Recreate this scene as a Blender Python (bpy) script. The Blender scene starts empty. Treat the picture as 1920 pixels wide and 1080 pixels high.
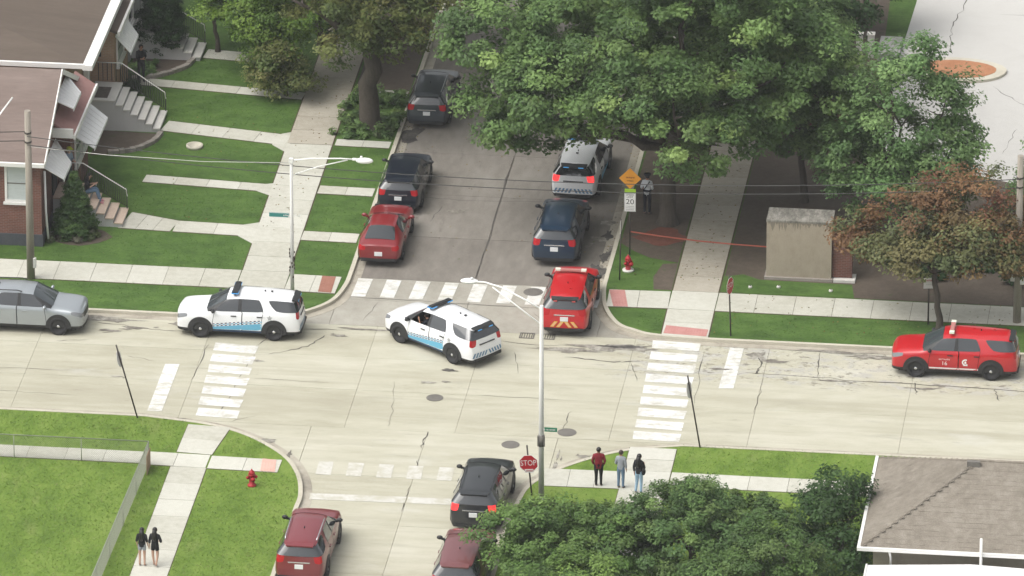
import bpy, bmesh, math, random
import numpy as np
from mathutils import Vector, Matrix
from mathutils.bvhtree import BVHTree
R = math.radians
random.seed(7); rng = np.random.default_rng(11)
sc = bpy.context.scene
COL = sc.collection

# ---------------------------------------------------------------- camera, sky, sun, exposure
cam = bpy.data.cameras.new('camera'); camo = bpy.data.objects.new('camera', cam); COL.objects.link(camo)
cam.sensor_width = 36.0; cam.lens = 17548.0 / 1920 * 36
cam.clip_start = 5; cam.clip_end = 6000
camo.location = (41.238, -342.851, 150.960)
camo.rotation_euler = (R(90 - 23.2863), 0, R(6.8586))
sc.camera = camo
w = bpy.data.worlds.new('World'); sc.world = w; w.use_nodes = True
nt = w.node_tree; bg = nt.nodes['Background']
sky = nt.nodes.new('ShaderNodeTexSky'); sky.sky_type = 'NISHITA'; sky.sun_disc = False
SUN_EL, SUN_AZ = 58, -118            # azimuth: direction to the sun, clockwise from +y
sky.sun_elevation = R(SUN_EL); sky.sun_rotation = R(SUN_AZ)
sky.air_density = 1.2; sky.dust_density = 6.0; sky.ozone_density = 1.0
hs = nt.nodes.new('ShaderNodeHueSaturation'); hs.inputs['Saturation'].default_value = 0.18
nt.links.new(sky.outputs[0], hs.inputs['Color']); nt.links.new(hs.outputs[0], bg.inputs['Color'])
bg.inputs['Strength'].default_value = 0.15
sl = bpy.data.lights.new('sun', 'SUN'); sl.energy = 1.1; sl.angle = R(65); sl.color = (1, .955, .88)
so = bpy.data.objects.new('sun', sl); COL.objects.link(so)
az = R(SUN_AZ); el = R(SUN_EL)
so.rotation_euler = Vector((math.sin(az)*math.cos(el), math.cos(az)*math.cos(el), math.sin(el))).to_track_quat('Z', 'Y').to_euler()
sc.view_settings.view_transform = 'Standard'; sc.view_settings.look = 'None'
sc.view_settings.exposure = 0.45; sc.view_settings.gamma = 1.0; sc.view_settings.use_curve_mapping = False

# ---------------------------------------------------------------- helpers
def link(o, parent=None):
    COL.objects.link(o)
    if parent is not None: o.parent = parent
    return o
def tag(o, label=None, cat=None, group=None, kind=None):
    if label: o['label'] = label
    if cat: o['category'] = cat
    if group: o['group'] = group
    if kind: o['kind'] = kind
    return o
def empty(name, loc=(0, 0, 0), rz=0.0, label=None, cat=None, group=None, kind=None):
    o = bpy.data.objects.new(name, None); COL.objects.link(o)
    o.location = loc; o.rotation_euler = (0, 0, rz); o.empty_display_size = .2
    return tag(o, label, cat, group, kind)
def kids(o): return [c for c in bpy.data.objects if c.parent == o]
def copy_tree(o, parent=None):
    c = o.copy(); COL.objects.link(c); c.parent = parent
    for ch in kids(o): copy_tree(ch, c)
    return c

class MB:
    def __init__(s): s.v = []; s.f = []; s.sm = []
    def add(s, vs, fs, smooth=False):
        b = len(s.v); s.v += [tuple(map(float, q)) for q in vs]
        s.f += [tuple(b + i for i in f) for f in fs]; s.sm += [smooth] * len(fs); return s
    def box(s, x0, x1, y0, y1, z0, z1):
        return s.add([(x0,y0,z0),(x1,y0,z0),(x1,y1,z0),(x0,y1,z0),(x0,y0,z1),(x1,y0,z1),(x1,y1,z1),(x0,y1,z1)],
                     [(3,2,1,0),(4,5,6,7),(0,1,5,4),(1,2,6,5),(2,3,7,6),(3,0,4,7)])
    def obox(s, c, ax, ay, az_, hx, hy, hz):
        c = Vector(c); ax = Vector(ax)*hx; ay = Vector(ay)*hy; az_ = Vector(az_)*hz
        p = [c+sx*ax+sy*ay+sz*az_ for sz in (-1,1) for sx, sy in ((-1,-1),(1,-1),(1,1),(-1,1))]
        return s.add(p, [(3,2,1,0),(4,5,6,7),(0,1,5,4),(1,2,6,5),(2,3,7,6),(3,0,4,7)])
    def prism(s, poly, z0, z1, bottom=True):
        n = len(poly); vs = [(x,y,z0) for x,y in poly] + [(x,y,z1) for x,y in poly]
        fs = [(i,(i+1)%n,n+(i+1)%n,n+i) for i in range(n)] + [tuple(range(n,2*n))]
        if bottom: fs.append(tuple(range(n-1,-1,-1)))
        return s.add(vs, fs)
    def sheet(s, poly, z):
        return s.add([(x,y,z) for x,y in poly], [tuple(range(len(poly)))])
    def tube(s, pts, rad, n=8, caps=True, smooth=True):
        pts = [Vector(p) for p in pts]
        if not hasattr(rad, '__len__'): rad = [rad]*len(pts)
        vs = []; fs = []; up = None
        for i, p in enumerate(pts):
            d = (pts[min(i+1,len(pts)-1)] - pts[max(i-1,0)]).normalized()
            if up is None: up = d.orthogonal().normalized()
            u = (up - d*up.dot(d)).normalized(); up = u; v = d.cross(u)
            vs += [p + (u*math.cos(2*math.pi*k/n) + v*math.sin(2*math.pi*k/n))*rad[i] for k in range(n)]
        for i in range(len(pts)-1):
            fs += [(i*n+k, i*n+(k+1)%n, (i+1)*n+(k+1)%n, (i+1)*n+k) for k in range(n)]
        s.add(vs, fs, smooth)
        if caps:
            b = len(s.v) - len(vs)
            s.f += [tuple(b+k for k in range(n-1,-1,-1)), tuple(b+(len(pts)-1)*n+k for k in range(n))]; s.sm += [False]*2
        return s
    def lathe(s, prof, axis='z', c=(0,0,0), n=20, smooth=True):
        vs = []; fs = []
        for r, h in prof:
            for k in range(n):
                a = 2*math.pi*k/n; q = (r*math.cos(a), r*math.sin(a), h)
                if axis == 'y': q = (q[0], q[2], q[1])
                if axis == 'x': q = (q[2], q[0], q[1])
                vs.append((q[0]+c[0], q[1]+c[1], q[2]+c[2]))
        for i in range(len(prof)-1):
            fs += [(i*n+k, i*n+(k+1)%n, (i+1)*n+(k+1)%n, (i+1)*n+k) for k in range(n)]
        fs += [tuple(range(n-1,-1,-1)), tuple((len(prof)-1)*n+k for k in range(n))]
        return s.add(vs, fs, smooth)
    def ball(s, c, r, n=10, m=7):
        rx, ry, rz = r if hasattr(r, '__len__') else (r,r,r)
        vs = [(c[0],c[1],c[2]-rz)]; fs = []
        for i in range(1,m):
            t = math.pi*i/m
            vs += [(c[0]+rx*math.sin(t)*math.cos(2*math.pi*k/n), c[1]+ry*math.sin(t)*math.sin(2*math.pi*k/n), c[2]-rz*math.cos(t)) for k in range(n)]
        vs.append((c[0],c[1],c[2]+rz)); e = len(vs)-1
        fs += [(0,1+(k+1)%n,1+k) for k in range(n)]
        for i in range(m-2): fs += [(1+i*n+k,1+i*n+(k+1)%n,1+(i+1)*n+(k+1)%n,1+(i+1)*n+k) for k in range(n)]
        fs += [(1+(m-2)*n+k,1+(m-2)*n+(k+1)%n,e) for k in range(n)]
        return s.add(vs, fs, True)
    def mesh(s, name, mat):
        me = bpy.data.meshes.new(name); me.from_pydata(s.v, [], s.f)
        me.polygons.foreach_set('use_smooth', s.sm)
        bm = bmesh.new(); bm.from_mesh(me); bmesh.ops.recalc_face_normals(bm, faces=bm.faces); bm.to_mesh(me); bm.free()
        if mat: me.materials.append(mat)
        me.update(); return me
    def build(s, name, mat, parent=None, loc=None):
        o = bpy.data.objects.new(name, s.mesh(name, mat)); link(o, parent)
        if loc: o.location = loc
        return o
def share(name, me, parent, loc=(0,0,0), rot=(0,0,0), scale=(1,1,1)):
    o = bpy.data.objects.new(name, me); link(o, parent); o.location = loc; o.rotation_euler = rot; o.scale = scale; return o

# ---------------------------------------------------------------- materials
def mat(name, col, rough=.8, metal=0, coat=0, spec=.5, **k):
    m = bpy.data.materials.new(name); m.use_nodes = True; b = m.node_tree.nodes['Principled BSDF']
    b.inputs['Base Color'].default_value = (*col, 1); b.inputs['Roughness'].default_value = rough
    b.inputs['Metallic'].default_value = metal; b.inputs['Coat Weight'].default_value = coat
    b.inputs['Coat Roughness'].default_value = .06
    b.inputs['Specular IOR Level'].default_value = spec
    if 'emit' in k: b.inputs['Emission Color'].default_value = (*k['emit'],1); b.inputs['Emission Strength'].default_value = k.get('es',1)
    return m
def noisy(name, cols, scales=(.25, 3, 40), rough=.9, bump=.15, wts=(.5,.3,.2), rand=.0, spec=.3, stretch=(1,1,1), world=True, spots=None, contrast=1.0, gritty=None):
    """cols: dark, light; mix of three noise octaves drives the ramp. rand: per-object variation."""
    m = bpy.data.materials.new(name); m.use_nodes = True; t = m.node_tree; N = t.nodes; L = t.links
    b = N['Principled BSDF']; b.inputs['Roughness'].default_value = rough; b.inputs['Specular IOR Level'].default_value = spec
    if world:
        g = N.new('ShaderNodeNewGeometry'); src = g.outputs['Position']
    else:
        g = N.new('ShaderNodeTexCoord'); src = g.outputs['Object']
    mp = N.new('ShaderNodeMapping'); mp.inputs['Scale'].default_value = stretch; L.new(src, mp.inputs['Vector'])
    tot = None; last = None
    for s_, w_ in zip(scales, wts):
        n = N.new('ShaderNodeTexNoise'); n.inputs['Scale'].default_value = s_; n.inputs['Detail'].default_value = 5; n.inputs['Roughness'].default_value = .6
        L.new(mp.outputs[0], n.inputs['Vector'])
        mu = N.new('ShaderNodeMath'); mu.operation = 'MULTIPLY_ADD'; mu.inputs[1].default_value = w_
        L.new(n.outputs['Fac'], mu.inputs[0])
        if tot is None: mu.inputs[2].default_value = 0
        else: L.new(tot, mu.inputs[2])
        tot = mu.outputs[0]; last = n.outputs['Fac']
    if rand:
        oi = N.new('ShaderNodeObjectInfo'); mu = N.new('ShaderNodeMath'); mu.operation = 'MULTIPLY_ADD'
        ad = N.new('ShaderNodeMath'); ad.operation = 'SUBTRACT'; ad.inputs[1].default_value = .5; L.new(oi.outputs['Random'], ad.inputs[0])
        L.new(ad.outputs[0], mu.inputs[0]); mu.inputs[1].default_value = rand; L.new(tot, mu.inputs[2]); tot = mu.outputs[0]
    r = N.new('ShaderNodeValToRGB'); e = r.color_ramp.elements
    c0 = .5 - .22/contrast; c1 = .5 + .22/contrast
    e[0].position = c0; e[1].position = c1
    e[0].color = (*cols[0],1); e[1].color = (*cols[-1],1)
    for i, c in enumerate(cols[1:-1]):
        q = e.new(c0+(c1-c0)*(i+1)/(len(cols)-1)); q.color = (*c,1)
    L.new(tot, r.inputs['Fac']); out = r.outputs[0]
    if spots:                                  # stains: (scale, threshold, colour, strength)
        for (s_, th, c, st, stre) in spots:
            mp2 = N.new('ShaderNodeMapping'); mp2.inputs['Scale'].default_value = stre; L.new(src, mp2.inputs['Vector'])
            n = N.new('ShaderNodeTexNoise'); n.inputs['Scale'].default_value = s_; n.inputs['Detail'].default_value = 6; n.inputs['Roughness'].default_value = .65
            L.new(mp2.outputs[0], n.inputs['Vector'])
            mr = N.new('ShaderNodeMapRange'); mr.inputs['From Min'].default_value = th; mr.inputs['From Max'].default_value = th+.12
            mr.inputs['To Max'].default_value = st; L.new(n.outputs['Fac'], mr.inputs['Value'])
            mx = N.new('ShaderNodeMix'); mx.data_type = 'RGBA'; L.new(mr.outputs[0], mx.inputs['Factor'])
            L.new(out, mx.inputs['A']); mx.inputs['B'].default_value = (*c,1); out = mx.outputs['Result']
    if gritty:                                 # broken, patched concrete of the parking lane (a band in y, only right of x0): real wear with its own shape
        y0g, y1g, x0g = gritty
        sx = N.new('ShaderNodeSeparateXYZ'); L.new(src, sx.inputs[0])
        def rng_(sock, a_, b_):
            q = N.new('ShaderNodeMapRange'); q.interpolation_type = 'SMOOTHSTEP'; q.inputs['From Min'].default_value = a_; q.inputs['From Max'].default_value = b_; L.new(sock, q.inputs['Value']); return q.outputs[0]
        nw = N.new('ShaderNodeTexNoise'); nw.inputs['Scale'].default_value = .8; nw.inputs['Detail'].default_value = 6; L.new(src, nw.inputs['Vector'])
        ya = N.new('ShaderNodeMath'); ya.operation = 'MULTIPLY_ADD'; ya.inputs[1].default_value = 2.2; L.new(nw.outputs['Fac'], ya.inputs[0]); L.new(sx.outputs['Y'], ya.inputs[2])
        band = N.new('ShaderNodeMath'); band.operation = 'MULTIPLY'; L.new(rng_(ya.outputs[0], y0g+1.0, y0g+1.9), band.inputs[0]); L.new(rng_(sx.outputs['X'], x0g, x0g+3), band.inputs[1])
        for s_, th, c, k_ in ((1.3,.50,(.40,.39,.35),.9),(2.6,.56,(.17,.155,.125),.75),(7,.58,(.12,.11,.09),.7),(4.2,.60,(.55,.54,.50),.8)):
            n = N.new('ShaderNodeTexNoise'); n.inputs['Scale'].default_value = s_; n.inputs['Detail'].default_value = 8; n.inputs['Roughness'].default_value = .68
            mp3 = N.new('ShaderNodeMapping'); mp3.inputs['Scale'].default_value = (.7,1.3,1); mp3.inputs['Location'].default_value = (s_*3.1,s_,0); L.new(src, mp3.inputs['Vector']); L.new(mp3.outputs[0], n.inputs['Vector'])
            q = N.new('ShaderNodeMath'); q.operation = 'MULTIPLY'; L.new(rng_(n.outputs['Fac'], th, th+.08), q.inputs[0]); L.new(band.outputs[0], q.inputs[1])
            q2 = N.new('ShaderNodeMath'); q2.operation = 'MULTIPLY'; q2.inputs[1].default_value = k_; L.new(q.outputs[0], q2.inputs[0])
            mx = N.new('ShaderNodeMix'); mx.data_type = 'RGBA'; L.new(q2.outputs[0], mx.inputs['Factor']); L.new(out, mx.inputs['A']); mx.inputs['B'].default_value = (*c,1); out = mx.outputs['Result']
    L.new(out, b.inputs['Base Color'])
    if bump:
        bp = N.new('ShaderNodeBump'); bp.inputs['Strength'].default_value = bump; bp.inputs['Distance'].default_value = .03
        L.new(last, bp.inputs['Height']); L.new(bp.outputs[0], b.inputs['Normal'])
    return m
def brickmat(name, c1, c2, mortar, scale=1.0):
    m = bpy.data.materials.new(name); m.use_nodes = True; t = m.node_tree; N = t.nodes; L = t.links; b = N['Principled BSDF']
    b.inputs['Roughness'].default_value = .9
    g = N.new('ShaderNodeNewGeometry'); sp = N.new('ShaderNodeSeparateXYZ'); L.new(g.outputs['Position'], sp.inputs[0])
    ad = N.new('ShaderNodeMath'); L.new(sp.outputs['X'], ad.inputs[0]); L.new(sp.outputs['Y'], ad.inputs[1])
    cb = N.new('ShaderNodeCombineXYZ'); L.new(ad.outputs[0], cb.inputs['X']); L.new(sp.outputs['Z'], cb.inputs['Y'])
    br = N.new('ShaderNodeTexBrick'); br.inputs['Scale'].default_value = scale; br.inputs['Brick Width'].default_value = .21; br.inputs['Row Height'].default_value = .075
    br.inputs['Mortar Size'].default_value = .009; br.inputs['Color1'].default_value = (*c1,1); br.inputs['Color2'].default_value = (*c2,1); br.inputs['Mortar'].default_value = (*mortar,1)
    L.new(cb.outputs[0], br.inputs['Vector'])
    n = N.new('ShaderNodeTexNoise'); n.inputs['Scale'].default_value = 1.3; n.inputs['Detail'].default_value = 4; L.new(g.outputs['Position'], n.inputs['Vector'])
    mx = N.new('ShaderNodeMix'); mx.data_type = 'RGBA'; mx.blend_type = 'MULTIPLY'; mx.inputs['Factor'].default_value = .6
    L.new(br.outputs['Color'], mx.inputs['A'])
    rr = N.new('ShaderNodeValToRGB'); rr.color_ramp.elements[0].position=.3; rr.color_ramp.elements[0].color=(.6,.6,.6,1); rr.color_ramp.elements[1].position=.7; rr.color_ramp.elements[1].color=(1.1,1.1,1.1,1)
    L.new(n.outputs['Fac'], rr.inputs[0]); L.new(rr.outputs[0], mx.inputs['B']); L.new(mx.outputs['Result'], b.inputs['Base Color'])
    return m
def leafmat(name):
    m = bpy.data.materials.new(name); m.use_nodes = True; t = m.node_tree; N = t.nodes; L = t.links
    for n in list(N): N.remove(n)
    o = N.new('ShaderNodeOutputMaterial'); at = N.new('ShaderNodeAttribute'); at.attribute_name = 'leaf'
    d = N.new('ShaderNodeBsdfPrincipled'); d.inputs['Roughness'].default_value = .55; d.inputs['Specular IOR Level'].default_value = .25
    tr = N.new('ShaderNodeBsdfTranslucent'); mx = N.new('ShaderNodeMixShader'); mx.inputs[0].default_value = .36
    L.new(at.outputs['Color'], d.inputs['Base Color']); L.new(at.outputs['Color'], tr.inputs['Color'])
    L.new(d.outputs[0], mx.inputs[1]); L.new(tr.outputs[0], mx.inputs[2]); L.new(mx.outputs[0], o.inputs[0])
    return m
M = {}
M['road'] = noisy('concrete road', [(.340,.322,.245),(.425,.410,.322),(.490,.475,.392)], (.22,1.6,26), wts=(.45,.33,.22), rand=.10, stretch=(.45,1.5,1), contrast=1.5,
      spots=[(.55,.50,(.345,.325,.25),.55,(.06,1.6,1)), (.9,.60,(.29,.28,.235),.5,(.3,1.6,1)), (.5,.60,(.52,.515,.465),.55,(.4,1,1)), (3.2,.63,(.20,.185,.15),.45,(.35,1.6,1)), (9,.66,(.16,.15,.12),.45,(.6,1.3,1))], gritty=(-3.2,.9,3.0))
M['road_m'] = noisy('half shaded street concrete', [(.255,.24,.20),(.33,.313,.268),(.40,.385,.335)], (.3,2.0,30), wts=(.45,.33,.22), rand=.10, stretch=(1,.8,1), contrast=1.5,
      spots=[(1.0,.60,(.22,.205,.17),.6,(1,.6,1)), (4,.64,(.14,.125,.10),.5,(1.2,.7,1))])  # middle step of the street tone, part of the tree shade painted in
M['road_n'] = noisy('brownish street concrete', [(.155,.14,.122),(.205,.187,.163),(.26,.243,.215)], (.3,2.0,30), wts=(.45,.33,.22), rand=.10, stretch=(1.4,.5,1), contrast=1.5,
      spots=[(1.0,.59,(.13,.115,.10),.6,(1.5,.35,1)), (4,.64,(.085,.075,.065),.5,(1.2,.7,1))])  # brown tone of its own, with tree shade darkened into the colour
M['joint'] = mat('joint filler', (.24,.222,.185), .95)
M['crack'] = mat('crack sealer', (.085,.078,.068), .9)
M['oil'] = noisy('dark oily stain on concrete', [(.045,.042,.04),(.075,.07,.065),(.14,.13,.115)], (1.6,7,40), contrast=2.0)
M['patch'] = noisy('worn asphalt patch', [(.13,.118,.10),(.22,.205,.175),(.36,.345,.30)], (1.6,7,40), contrast=2.2)
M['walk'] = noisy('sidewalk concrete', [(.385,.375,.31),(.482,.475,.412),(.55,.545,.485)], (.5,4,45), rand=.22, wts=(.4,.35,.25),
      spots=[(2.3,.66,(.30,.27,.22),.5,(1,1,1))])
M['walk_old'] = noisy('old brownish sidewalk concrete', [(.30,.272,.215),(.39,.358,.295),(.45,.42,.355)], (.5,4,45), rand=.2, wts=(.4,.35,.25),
      spots=[(2.3,.64,(.2,.175,.14),.5,(1,1,1))])  # darker copy of the walk concrete, tree shade put into the colour
M['kerb'] = noisy('kerb concrete', [(.36,.33,.26),(.48,.45,.37),(.56,.53,.44)], (.8,6,50), rand=.1)
M['gutter'] = noisy('gutter concrete', [(.17,.15,.125),(.36,.33,.27),(.46,.43,.36)], (.45,3,40), contrast=1.2)
M['grass_n'] = noisy('lawn grass', [(.042,.086,.015),(.062,.120,.022),(.085,.152,.031)], (.3,1.2,8), bump=.5, wts=(.38,.34,.28), contrast=2.2, stretch=(.8,1.25,1), spots=[(.8,.60,(.095,.150,.036),.6,(.7,1.2,1)),(1.9,.62,(.045,.088,.020),.55,(.7,1.4,1)),(5,.68,(.12,.15,.06),.4,(1,1,1))])  # darker green than the southern lawn, shade partly put into the colour
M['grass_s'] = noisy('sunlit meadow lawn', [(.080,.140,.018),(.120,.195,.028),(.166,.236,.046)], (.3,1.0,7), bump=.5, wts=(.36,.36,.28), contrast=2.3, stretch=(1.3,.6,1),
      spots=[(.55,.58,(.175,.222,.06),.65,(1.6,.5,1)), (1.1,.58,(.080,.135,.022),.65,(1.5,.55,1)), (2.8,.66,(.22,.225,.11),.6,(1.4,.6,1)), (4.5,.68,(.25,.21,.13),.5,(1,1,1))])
M['soil'] = noisy('bare shaded soil', [(.058,.046,.035),(.098,.078,.060),(.145,.118,.092)], (.6,4,30), bump=.5, spots=[(1.2,.6,(.05,.075,.024),.7,(1,1,1))])
M['mulch'] = noisy('red wood mulch', [(.10,.04,.025),(.17,.065,.045),(.23,.11,.075)], (1,8,40), bump=.5)
M['lot'] = noisy('pale car park concrete', [(.42,.41,.385),(.475,.465,.44),(.505,.50,.475)], (.1,1.5,25))
M['earth'] = noisy('distant ground', [(.06,.08,.03),(.10,.12,.05),(.16,.15,.10)], (.02,.2,3), bump=0)
M['paint'] = noisy('worn white road paint', [(.44,.43,.38),(.62,.615,.585),(.70,.695,.68)], (1.0,5,30), contrast=1.6, spots=[(2.2,.535,(.41,.395,.32),.85,(.6,1.8,1)),(9,.62,(.38,.36,.30),.7,(1,1.6,1))])
M['paint_old'] = noisy('faded white road paint', [(.46,.45,.39),(.53,.52,.475),(.585,.58,.55)], (1.2,6,35), contrast=1.5, spots=[(1.6,.49,(.44,.425,.345),.85,(1,1,1)),(5,.55,(.43,.415,.34),.85,(1,1,1))])
M['tact_red'] = noisy('faded red tactile tile', [(.38,.17,.15),(.45,.22,.20),(.50,.28,.25)], (2,10,60))
M['tact_brown'] = noisy('rusty red tactile tile', [(.24,.10,.075),(.30,.14,.10),(.34,.17,.13)], (2,10,60))
M['tact_pink'] = noisy('pale pink tactile tile', [(.52,.30,.25),(.58,.37,.31),(.62,.43,.37)], (2,10,60))
M['iron'] = noisy('cast iron', [(.10,.095,.085),(.16,.15,.135),(.20,.19,.17)], (3,20,60), rough=.7, world=True)
M['steel'] = mat('dark sign post steel', (.06,.05,.045), .6, .3)
M['lamp'] = noisy('pale grey painted lamp post', [(.58,.57,.54),(.66,.655,.63),(.72,.715,.70)], (2,9,50), rough=.5, bump=0)
M['bed'] = noisy('trimmed earth edge', [(.04,.030,.018),(.075,.055,.032),(.11,.085,.05)], (1.5,8,40))
M['fence'] = mat('dull fence wire', (.30,.32,.25), .6, .2)
M['galv'] = noisy('galvanised steel', [(.46,.45,.42),(.58,.57,.54),(.66,.65,.62)], (2,9,50), rough=.5, bump=0)
M['white'] = mat('white painted metal', (.78,.78,.76), .45)
M['wood_pole'] = noisy('weathered wooden pole', [(.20,.17,.14),(.30,.27,.23),(.38,.345,.30)], (2,10,50), stretch=(6,6,.5))
M['wire'] = mat('overhead cable', (.05,.05,.048), .7)
M['bark'] = noisy('tree bark', [(.045,.038,.03),(.085,.072,.058),(.12,.105,.088)], (2,9,40), stretch=(4,4,.8), bump=.6)
M['leaf'] = leafmat('leaves')
M['brickA'] = brickmat('red brown brick', (.20,.075,.055), (.145,.055,.042), (.22,.165,.135))
M['brickB'] = brickmat('tan brick', (.42,.265,.165), (.36,.22,.14), (.40,.33,.25))
M['brickS'] = brickmat('dark red brick', (.17,.06,.045), (.12,.045,.035), (.19,.14,.115))
M['roofA'] = noisy('faded pinkish brown shingles', [(.135,.10,.085),(.19,.148,.13),(.245,.195,.172)], (.5,3.5,30), stretch=(.5,3,1), bump=.5)
M['roofP'] = noisy('reddish pink porch shingles', [(.24,.13,.115),(.31,.175,.16),(.36,.23,.205)], (.6,4,30), bump=.5)
M['roofB'] = noisy('brown shingles', [(.085,.066,.052),(.112,.089,.071),(.138,.110,.090)], (.4,4,30), bump=.5, stretch=(.5,3,1))
M['roofS'] = noisy('weathered grey brown shingles', [(.150,.130,.104),(.222,.197,.162),(.31,.283,.24)], (.7,3.2,22), stretch=(1,1,1), bump=.6, wts=(.25,.4,.35), contrast=1.2)
M['fascia'] = mat('white painted trim', (.74,.73,.70), .5)
M['awning'] = mat('white metal awning', (.80,.80,.79), .4)
M['stone'] = noisy('pale limestone', [(.50,.48,.44),(.60,.585,.545),(.66,.65,.61)], (.8,5,40))
M['pink_stone'] = noisy('pinkish tan concrete steps', [(.44,.33,.26),(.53,.42,.335),(.58,.48,.40)], (1.2,7,40))
M['siding'] = noisy('grey render', [(.26,.255,.25),(.33,.325,.315),(.38,.375,.365)], (.8,6,40))
M['found'] = noisy('dark foundation paint', [(.045,.05,.058),(.07,.075,.085),(.09,.095,.10)], (1,8,40))
M['glass'] = mat('dark window glass', (.035,.04,.043), .06, spec=.8)
M['curtain'] = noisy('pale blinds behind glass', [(.42,.46,.46),(.52,.56,.555),(.58,.61,.60)], (1,8,30), stretch=(1,1,9), rough=.25)
M['dark'] = mat('dark opening', (.015,.015,.015), .9)
M['black_metal'] = mat('black painted railing', (.03,.028,.027), .5)
M['lightwall'] = mat('pale rendered wall', (.52,.515,.50), .85)
M['monument'] = noisy('stained tan concrete', [(.25,.215,.165),(.34,.295,.23),(.40,.35,.28)], (.8,4,30), stretch=(1.2,1.2,.7), spots=[(1.3,.62,(.22,.195,.155),.5,(1,1,.6))])
M['mon_top'] = noisy('rain stained grey concrete', [(.12,.115,.10),(.20,.19,.165),(.31,.295,.26)], (1.5,6,30), stretch=(2.2,.8,.6), contrast=1.9)
M['edging'] = noisy('grey brown edging stones', [(.17,.15,.13),(.27,.245,.215),(.34,.31,.28)], (3,9,40), rand=.2)
M['red'] = mat('red sign face', (.42,.012,.02), .45)
M['hyd'] = noisy('red hydrant paint', [(.26,.012,.018),(.36,.018,.026),(.42,.03,.035)], (6,20,60), rough=.45, bump=0)
M['signwhite'] = mat('white sign sheeting', (.72,.72,.70), .5)
M['signink'] = mat('black sign lettering', (.03,.03,.03), .6)
M['amber'] = mat('orange yellow sign face', (.62,.27,.025), .5)
M['lime'] = mat('lime green sign strip', (.30,.52,.03), .5)
M['bluegreen'] = mat('blue green street sign', (.035,.22,.20), .45)
M['tape'] = mat('red barrier tape', (.30,.075,.05), .5)
M['lens'] = mat('lamp lens', (.80,.80,.80), .25)
M['whiteroof'] = noisy('bright white roof coating', [(.72,.72,.73),(.79,.79,.80),(.82,.82,.83)], (.4,3,20), rough=.6)

# ---------------------------------------------------------------- ground, roads, kerbs
RZ = -.12
def struct(mb, name, mat_, label=None, parent=None):
    o = mb.build(name, mat_, parent)
    if parent is None: tag(o, label, None, None, 'structure')
    return o
struct(MB().sheet([(-1200,-1200),(1200,-1200),(1200,1200),(-1200,1200)], -.32), 'ground', M['earth'], 'green brown ground reaching out to the horizon')
def slab_road(name, label, xs, ys, gap, mat_, z1=RZ, jit=.004, pieces='slab'):
    """concrete panels with recessed joints; bed sheet below"""
    x0, x1, y0, y1 = xs[0], xs[-1], ys[0], ys[-1]
    bed = MB().box(x0, x1, y0, y1, z1-.16, z1-.045).build(name, M['joint']); tag(bed, label, None, None, 'structure')
    for i in range(len(xs)-1):
        for j in range(len(ys)-1):
            a, b, c, d = xs[i]+gap/2, xs[i+1]-gap/2, ys[j]+gap/2, ys[j+1]-gap/2
            n = random.uniform(-jit, 0)
            MB().box(a, b, c, d, z1-.0445, z1+n).build(pieces, mat_, bed)
    return bed
# main street: y -8.95..1.1; stretches far to both sides
xsE = [-90,-66,-48] + [-36,-31.2,-25.4,-19.0,-12.25,-5.6,-1.2,4.9,10.35,16.3,23.1,28,34,40] + [54,72,95]
slab_road('road', 'wide pale concrete cross street running left to right', xsE, [-8.95,-5.25,-2.05,1.12], .011, M['road'])
# the throat of the north street joins at y=1.1
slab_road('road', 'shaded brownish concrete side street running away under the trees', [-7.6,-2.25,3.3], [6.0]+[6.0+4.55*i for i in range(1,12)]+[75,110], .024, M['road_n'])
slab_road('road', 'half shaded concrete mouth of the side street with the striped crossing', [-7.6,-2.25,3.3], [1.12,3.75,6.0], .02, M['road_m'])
slab_road('road', 'pale concrete side street at the bottom of the picture', [-6.9,-2.27,2.9], [-90,-60,-45,-36]+[-31.4+4.5*i for i in range(0,5)]+[-8.95], .013, M['road'])
# corner fillets of the carriageway, wherever kerbs curve outwards
for q, lb in (([(-13.7,1.115),(-7.605,1.115),(-7.605,6.2)], 'concrete apron at the upper left street corner'),
          ([(3.305,6.2),(3.305,1.13),(8.2,1.13)], 'concrete apron at the upper right street corner'),
          ([(-13.7,-8.96),(-6.91,-8.96),(-6.91,-17.5)], 'concrete apron at the lower left street corner'),
          ([(2.91,-17.5),(2.91,-8.96),(8.2,-8.96)], 'concrete apron at the lower right street corner')):
    p = q if q[0][0] < 0 else q
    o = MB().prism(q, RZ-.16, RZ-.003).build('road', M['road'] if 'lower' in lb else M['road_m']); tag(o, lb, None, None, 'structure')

def arc(pts, n=5):
    """Catmull-Rom through pts"""
    P = [Vector((*p,0)) for p in pts]; P = [P[0]*2-P[1]] + P + [P[-1]*2-P[-2]]; out = []
    for i in range(1, len(P)-2):
        for k in range(n):
            t = k/n; a,b,c,d = P[i-1],P[i],P[i+1],P[i+2]
            q = .5*((2*b)+(c-a)*t+(2*a-5*b+4*c-d)*t*t+(3*b-a-3*c+d)*t**3); out.append((q.x,q.y))
    out.append(pts[-1]); return out
kNW = arc([(-13.7,1.25),(-11.0,1.28),(-9.6,1.55),(-8.55,2.3),(-7.8,3.4),(-7.5,5.0),(-7.46,6.5)])
kNE = arc([(3.13,6.9),(3.16,5.7),(3.42,3.95),(4.06,2.4),(4.8,1.8),(5.7,1.42),(8,1.27)])
kSW = arc([(-13.5,-9.08),(-10.9,-9.6),(-9.2,-10.5),(-7.62,-12.15),(-6.8,-13.9),(-6.45,-15.7),(-6.45,-17)])
kSE = arc([(2.0,-17.6),(2.05,-16.5),(2.28,-14.26),(2.75,-13.05),(3.4,-12.1),(4.48,-11.0),(5.85,-10.05),(7.9,-9.4)])
def block(name, poly, mat_, label):
    o = MB().prism(poly, -.3, 0).build(name, mat_); tag(o, label, None, None, 'structure'); return o
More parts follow.
